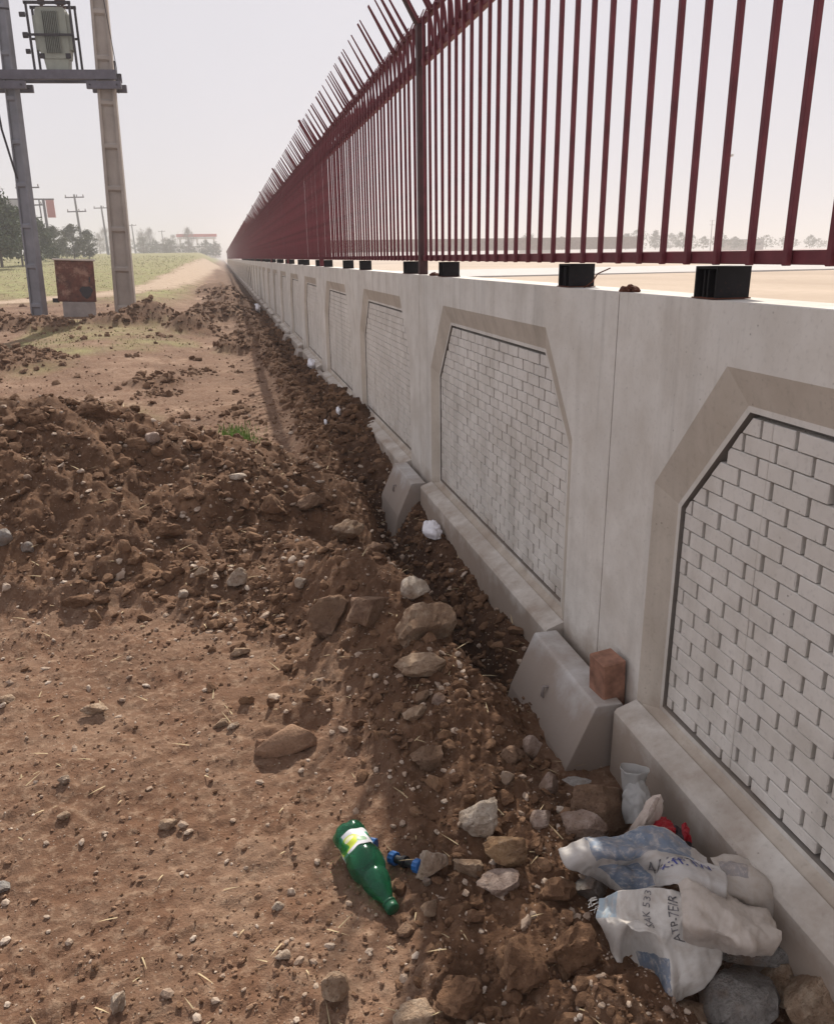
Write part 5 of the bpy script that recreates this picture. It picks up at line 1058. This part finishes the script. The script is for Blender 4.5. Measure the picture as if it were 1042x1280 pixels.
for a in [('pine_tree', 'dense dark pine at the left edge of the photo', (-14.82, 62.0, 1.551), 4.6, 4.27, 'pine', 1, {'n': 5200, 'trunk': 0.06}), ('pine_tree', 'second pine half hidden by the grey leaning pole', (-15.239, 70.0, 1.536), 3.74, 3.35, 'pine', 2, {'n': 4200, 'trunk': 0.06}), ('pine_tree', 'dark conifer right of the grey leaning pole', (-14.959, 75.0, 1.518), 3.41, 2.95, 'pine', 3, {'n': 3600, 'trunk': 0.05}), ('shrub', 'small dark shrub between the conifer and the round shrub', (-16.401, 90.0, 1.808), 2.89, 2.79, 'shrub', 4, {'n': 2600, 'trunk': 0.0, 'cat': 'shrub'}), ('shrub', 'round bushy shrub below the power pole with two crossarms', (-16.261, 100.0, 1.987), 3.31, 3.7, 'shrub', 5, {'n': 3400, 'trunk': 0.0, 'cat': 'shrub'}), ('shrub', 'smaller shrub touching the round one on its right', (-14.939, 102.0, 1.975), 2.88, 2.09, 'shrub', 6, {'n': 2000, 'trunk': 0.0, 'cat': 'shrub'}), ('bare_tree', 'thin bare tree in the hazy row at the end of the field', (-25.844, 223.948, 2.838), 6.23, 3.01, 'bare', 20, {'n': 900, 'group': 'hazy bare trees at the end of the field'}), ('bare_tree', 'thin bare tree in the hazy row at the end of the field', (-29.453, 282.041, 3.145), 6.71, 4.99, 'bare', 21, {'n': 900, 'group': 'hazy bare trees at the end of the field'}), ('bare_tree', 'thin bare tree in the hazy row at the end of the field', (-20.51, 234.901, 2.817), 6.2, 3.42, 'bare', 22, {'n': 900, 'group': 'hazy bare trees at the end of the field'}), ('bare_tree', 'thin bare tree in the hazy row at the end of the field', (-23.235, 293.473, 3.115), 8.22, 3.5, 'bare', 23, {'n': 900, 'group': 'hazy bare trees at the end of the field'}), ('bare_tree', 'thin bare tree in the hazy row at the end of the field', (-14.133, 227.409, 2.701), 4.19, 3.79, 'bare', 24, {'n': 900, 'group': 'hazy bare trees at the end of the field'}), ('bare_tree', 'thin bare tree in the hazy row at the end of the field', (-15.317, 286.918, 2.982), 6.02, 4.63, 'bare', 25, {'n': 900, 'group': 'hazy bare trees at the end of the field'}), ('bare_tree', 'thin bare tree in the hazy row at the end of the field', (-9.944, 270.453, 2.839), 7.73, 4.08, 'bare', 26, {'n': 900, 'group': 'hazy bare trees at the end of the field'}), ('bare_tree', 'thin bare tree in the hazy row at the end of the field', (-33.917, 252.623, 3.071), 5.61, 2.96, 'bare', 27, {'n': 900, 'group': 'hazy bare trees at the end of the field'}), ('bare_tree', 'thin bare tree in the hazy row at the end of the field', (-36.674, 287.894, 3.265), 8.04, 5.15, 'bare', 28, {'n': 900, 'group': 'hazy bare trees at the end of the field'}), ('far_shrub', 'hazy low shrub at the far end of the field', (-24.505, 280.0, 2.826), 5.35, 6.28, 'shrub', 40, {'n': 900, 'trunk': 0, 'group': 'hazy shrubs at the end of the field', 'cat': 'shrub'}), ('far_shrub', 'hazy low shrub at the far end of the field', (-20.561, 280.0, 2.774), 4.64, 5.13, 'shrub', 41, {'n': 900, 'trunk': 0, 'group': 'hazy shrubs at the end of the field', 'cat': 'shrub'}), ('far_shrub', 'hazy low shrub at the far end of the field', (-16.091, 280.0, 2.715), 4.9, 5.69, 'shrub', 42, {'n': 900, 'trunk': 0, 'group': 'hazy shrubs at the end of the field', 'cat': 'shrub'}), ('far_shrub', 'hazy low shrub at the far end of the field', (-10.582, 280.0, 2.642), 4.19, 6.83, 'shrub', 43, {'n': 900, 'trunk': 0, 'group': 'hazy shrubs at the end of the field', 'cat': 'shrub'}), ('far_shrub', 'hazy low shrub at the far end of the field', (-5.021, 280.0, 2.568), 4.7, 6.25, 'shrub', 44, {'n': 900, 'trunk': 0, 'group': 'hazy shrubs at the end of the field', 'cat': 'shrub'}), ('far_shrub', 'hazy low shrub at the far end of the field', (-1.965, 280.0, 2.528), 3.97, 3.98, 'shrub', 45, {'n': 900, 'trunk': 0, 'group': 'hazy shrubs at the end of the field', 'cat': 'shrub'}), ('far_tree', 'hazy distant tree across the plain seen through the fence bars', (104.867, 291.513, 3.13), 3.42, 8.98, 'shrub', 60, {'n': 700, 'trunk': 0.05, 'group': 'hazy trees across the plain'}), ('far_tree', 'hazy distant tree across the plain seen through the fence bars', (105.521, 277.255, 3.024), 5.31, 6.67, 'shrub', 61, {'n': 700, 'trunk': 0.05, 'group': 'hazy trees across the plain'}), ('far_tree', 'hazy distant tree across the plain seen through the fence bars', (105.618, 267.46, 2.953), 3.64, 4.84, 'shrub', 62, {'n': 700, 'trunk': 0.05, 'group': 'hazy trees across the plain'}), ('far_tree', 'hazy distant tree across the plain seen through the fence bars', (122.917, 296.372, 3.083), 2.48, 4.8, 'shrub', 63, {'n': 700, 'trunk': 0.05, 'group': 'hazy trees across the plain'}), ('far_tree', 'hazy distant tree across the plain seen through the fence bars', (115.521, 270.856, 2.932), 4.09, 6.44, 'shrub', 64, {'n': 700, 'trunk': 0.05, 'group': 'hazy trees across the plain'}), ('far_tree', 'hazy distant tree across the plain seen through the fence bars', (116.783, 258.24, 2.835), 2.72, 5.93, 'shrub', 65, {'n': 700, 'trunk': 0.05, 'group': 'hazy trees across the plain'}), ('far_tree', 'hazy distant tree across the plain seen through the fence bars', (143.184, 307.225, 3.069), 3.59, 6.78, 'shrub', 66, {'n': 700, 'trunk': 0.05, 'group': 'hazy trees across the plain'}), ('far_tree', 'hazy distant tree across the plain seen through the fence bars', (119.703, 249.088, 2.756), 3.88, 7.99, 'shrub', 67, {'n': 700, 'trunk': 0.05, 'group': 'hazy trees across the plain'}), ('far_tree', 'hazy distant tree across the plain seen through the fence bars', (146.442, 295.389, 2.969), 3.28, 8.78, 'shrub', 68, {'n': 700, 'trunk': 0.05, 'group': 'hazy trees across the plain'}), ('far_tree', 'hazy distant tree across the plain seen through the fence bars', (145.166, 281.312, 2.873), 5.2, 5.41, 'shrub', 69, {'n': 700, 'trunk': 0.05, 'group': 'hazy trees across the plain'}), ('far_tree', 'hazy distant tree across the plain seen through the fence bars', (173.458, 325.926, 3.066), 7.7, 10.62, 'shrub', 70, {'n': 700, 'trunk': 0.05, 'group': 'hazy trees across the plain'}), ('far_tree', 'hazy distant tree across the plain seen through the fence bars', (148.646, 266.01, 2.746), 5.7, 4.42, 'shrub', 71, {'n': 700, 'trunk': 0.05, 'group': 'hazy trees across the plain'}), ('far_tree', 'hazy distant tree across the plain seen through the fence bars', (188.526, 324.898, 2.99), 6.16, 7.84, 'shrub', 72, {'n': 700, 'trunk': 0.05, 'group': 'hazy trees across the plain'}), ('far_tree', 'hazy distant tree across the plain seen through the fence bars', (153.07, 257.227, 2.662), 5.04, 5.68, 'shrub', 73, {'n': 700, 'trunk': 0.05, 'group': 'hazy trees across the plain'}), ('far_tree', 'hazy distant tree across the plain seen through the fence bars', (199.855, 326.563, 2.95), 5.26, 7.82, 'shrub', 74, {'n': 700, 'trunk': 0.05, 'group': 'hazy trees across the plain'}), ('far_tree', 'hazy distant tree across the plain seen through the fence bars', (160.762, 255.261, 2.613), 3.67, 4.51, 'shrub', 75, {'n': 700, 'trunk': 0.05, 'group': 'hazy trees across the plain'}), ('far_tree', 'hazy distant tree across the plain seen through the fence bars', (162.818, 248.739, 2.556), 4.84, 5.63, 'shrub', 76, {'n': 700, 'trunk': 0.05, 'group': 'hazy trees across the plain'}), ('far_tree', 'hazy distant tree across the plain seen through the fence bars', (165.969, 245.341, 2.517), 3.51, 5.21, 'shrub', 77, {'n': 700, 'trunk': 0.05, 'group': 'hazy trees across the plain'}), ('far_tree', 'hazy distant tree across the plain seen through the fence bars', (173.56, 253.468, 2.541), 2.7, 7.74, 'shrub', 78, {'n': 700, 'trunk': 0.05, 'group': 'hazy trees across the plain'}), ('far_tree', 'hazy distant tree across the plain seen through the fence bars', (232.266, 329.787, 2.825), 5.06, 7.37, 'shrub', 79, {'n': 700, 'trunk': 0.05, 'group': 'hazy trees across the plain'}), ('far_tree', 'hazy distant tree across the plain seen through the fence bars', (200.761, 276.839, 2.586), 4.42, 9.16, 'shrub', 80, {'n': 700, 'trunk': 0.05, 'group': 'hazy trees across the plain'}), ('far_tree', 'hazy distant tree across the plain seen through the fence bars', (209.42, 276.956, 2.548), 4.24, 6.3, 'shrub', 81, {'n': 700, 'trunk': 0.05, 'group': 'hazy trees across the plain'}), ('far_tree', 'hazy distant tree across the plain seen through the fence bars', (244.625, 320.037, 2.698), 4.65, 7.35, 'shrub', 82, {'n': 700, 'trunk': 0.05, 'group': 'hazy trees across the plain'}), ('far_tree', 'hazy distant tree across the plain seen through the fence bars', (208.975, 262.895, 2.448), 4.14, 4.95, 'shrub', 83, {'n': 700, 'trunk': 0.05, 'group': 'hazy trees across the plain'}), ('far_tree', 'hazy distant tree across the plain seen through the fence bars', (257.135, 318.274, 2.629), 3.66, 7.35, 'shrub', 84, {'n': 700, 'trunk': 0.05, 'group': 'hazy trees across the plain'}), ('far_tree', 'hazy distant tree across the plain seen through the fence bars', (240.649, 290.881, 2.506), 2.69, 11.06, 'shrub', 85, {'n': 700, 'trunk': 0.05, 'group': 'hazy trees across the plain'})]: tree(*a[:7], **a[7])
# red-roofed gate far down the track
gp = Vector((-8.033, 300.0, 2.946)); t = thing('gate_canopy', 'distant red topped canopy across the end of the field beside the wall', 'canopy', gp)
GW = 13.544; GH = 6.247
M['redband'] = simple('red_fascia', (.50, .05, .05), .6, 0, .1, 1, .05, .01); M['whitew'] = simple('white_render', (.62, .60, .58), .9, 0, .1, .5, .05, .01)
mb = MB(); mb.box((0, 0, GH), (GW, 3, .9)); mb.build('fascia', M['redband'], t)
mb = MB(); mb.box((0, 0, GH-.9), (GW*.96, 2.6, .55)); mb.build('soffit', M['whitew'], t)
for i in range(5): mb = MB(); mb.box((GW*(-.42+.21*i), 0, GH/2-1), (.5, .5, GH+1)); mb.build('column', M['whitew'], t)
for a in [('pale hazy building between the bare trees at the far end of the field', (-20.241, 290.0, 3.06), (7.67, 8.0, 2.95), 1), ('long pale hazy shed beneath the red topped canopy', (-8.904, 330.0, 2.799), (16.76, 8.0, 3.02), 1), ('low hazy building far across the plain at the right', (192.273, 280.0, 2.278), (13.79, 8.0, 3.1), 0), ('small hazy building across the plain behind the middle bars', (116.852, 300.0, 2.78), (9.81, 8.0, 2.61), 0)]:
    t = thing('far_building', a[0], 'building', a[1]); W_, D_, H_ = a[2]
    mb = MB(); mb.box((0, 0, H_/2-.5), (W_, D_, H_+1)); mb.build('walls', M['whitew'] if a[3] else M['plinthc'], t)
    mb = MB(); mb.box((0, 0, H_+.12), (W_+.4, D_+.4, .24)); mb.build('roof', M['beam'], t)
    n = max(2, int(W_/4))
    for i in range(n): mb = MB(); mb.box((-W_/2+W_*(i+.5)/n, -D_/2-.02, H_*.55), (W_/n*.4, .08, H_*.3)); mb.build('window', M['dark'], t)
# low wall, far across the plain
mb = MB(); mb.box((0, 0, .9), (60, .3, 2.2)); o = mb.build('far_boundary_wall', M['plinthc']); o.location = (49.087, 150.0, 2.396); o.rotation_euler = (0, 0, R(-8)); tag(o, 'low grey boundary wall far across the plain, seen through the fence bars', 'wall')
# bird
bp = Vector((26.264, 40.0, 6.228)); t = thing('bird', 'small pale bird gliding in the sky between the fence bars', 'bird', bp)
mb = MB(); mb.tube([(-.20, 0, 0), (-.1, 0, .0), (.05, 0, .01), (.16, 0, .02), (.21, 0, .02)], [.01, .04, .06, .035, .012], 8); mb.build('body', M['insul'], t, True)
for s in (-1, 1): mb = MB(); mb.add([(.06, s*.04, .02), (.10, s*.22, .09), (.02, s*.45, .06), (-.04, s*.22, .07), (-.06, s*.04, .02), (.0, s*.2, .05)], [(0, 1, 3, 4), (1, 2, 3), (0, 4, 5), (1, 5, 2)]); mb.build('wing', M['insul'], t)
# ---------------------------------------------------------------- haze: one closed box of thin air round everything
bm = bmesh.new(); bmesh.ops.create_cube(bm, size=1)
for v in bm.verts: v.co = Vector((v.co.x*2400, v.co.y*1600+760, v.co.z*34+14))
me = bpy.data.meshes.new('haze'); bm.to_mesh(me); bm.free(); hz = link('haze', me); tag(hz, kind='stuff')
hm = bpy.data.materials.new('haze_air'); hm.use_nodes = True; ht = hm.node_tree; ht.nodes.remove(ht.nodes['Principled BSDF'])
pv = ht.nodes.new('ShaderNodeVolumePrincipled'); pv.inputs['Color'].default_value = (.78, .775, .79, 1); pv.inputs['Density'].default_value = .0020; pv.inputs['Anisotropy'].default_value = 0
ht.links.new(pv.outputs[0], ht.nodes['Material Output'].inputs['Volume']); me.materials.append(hm)
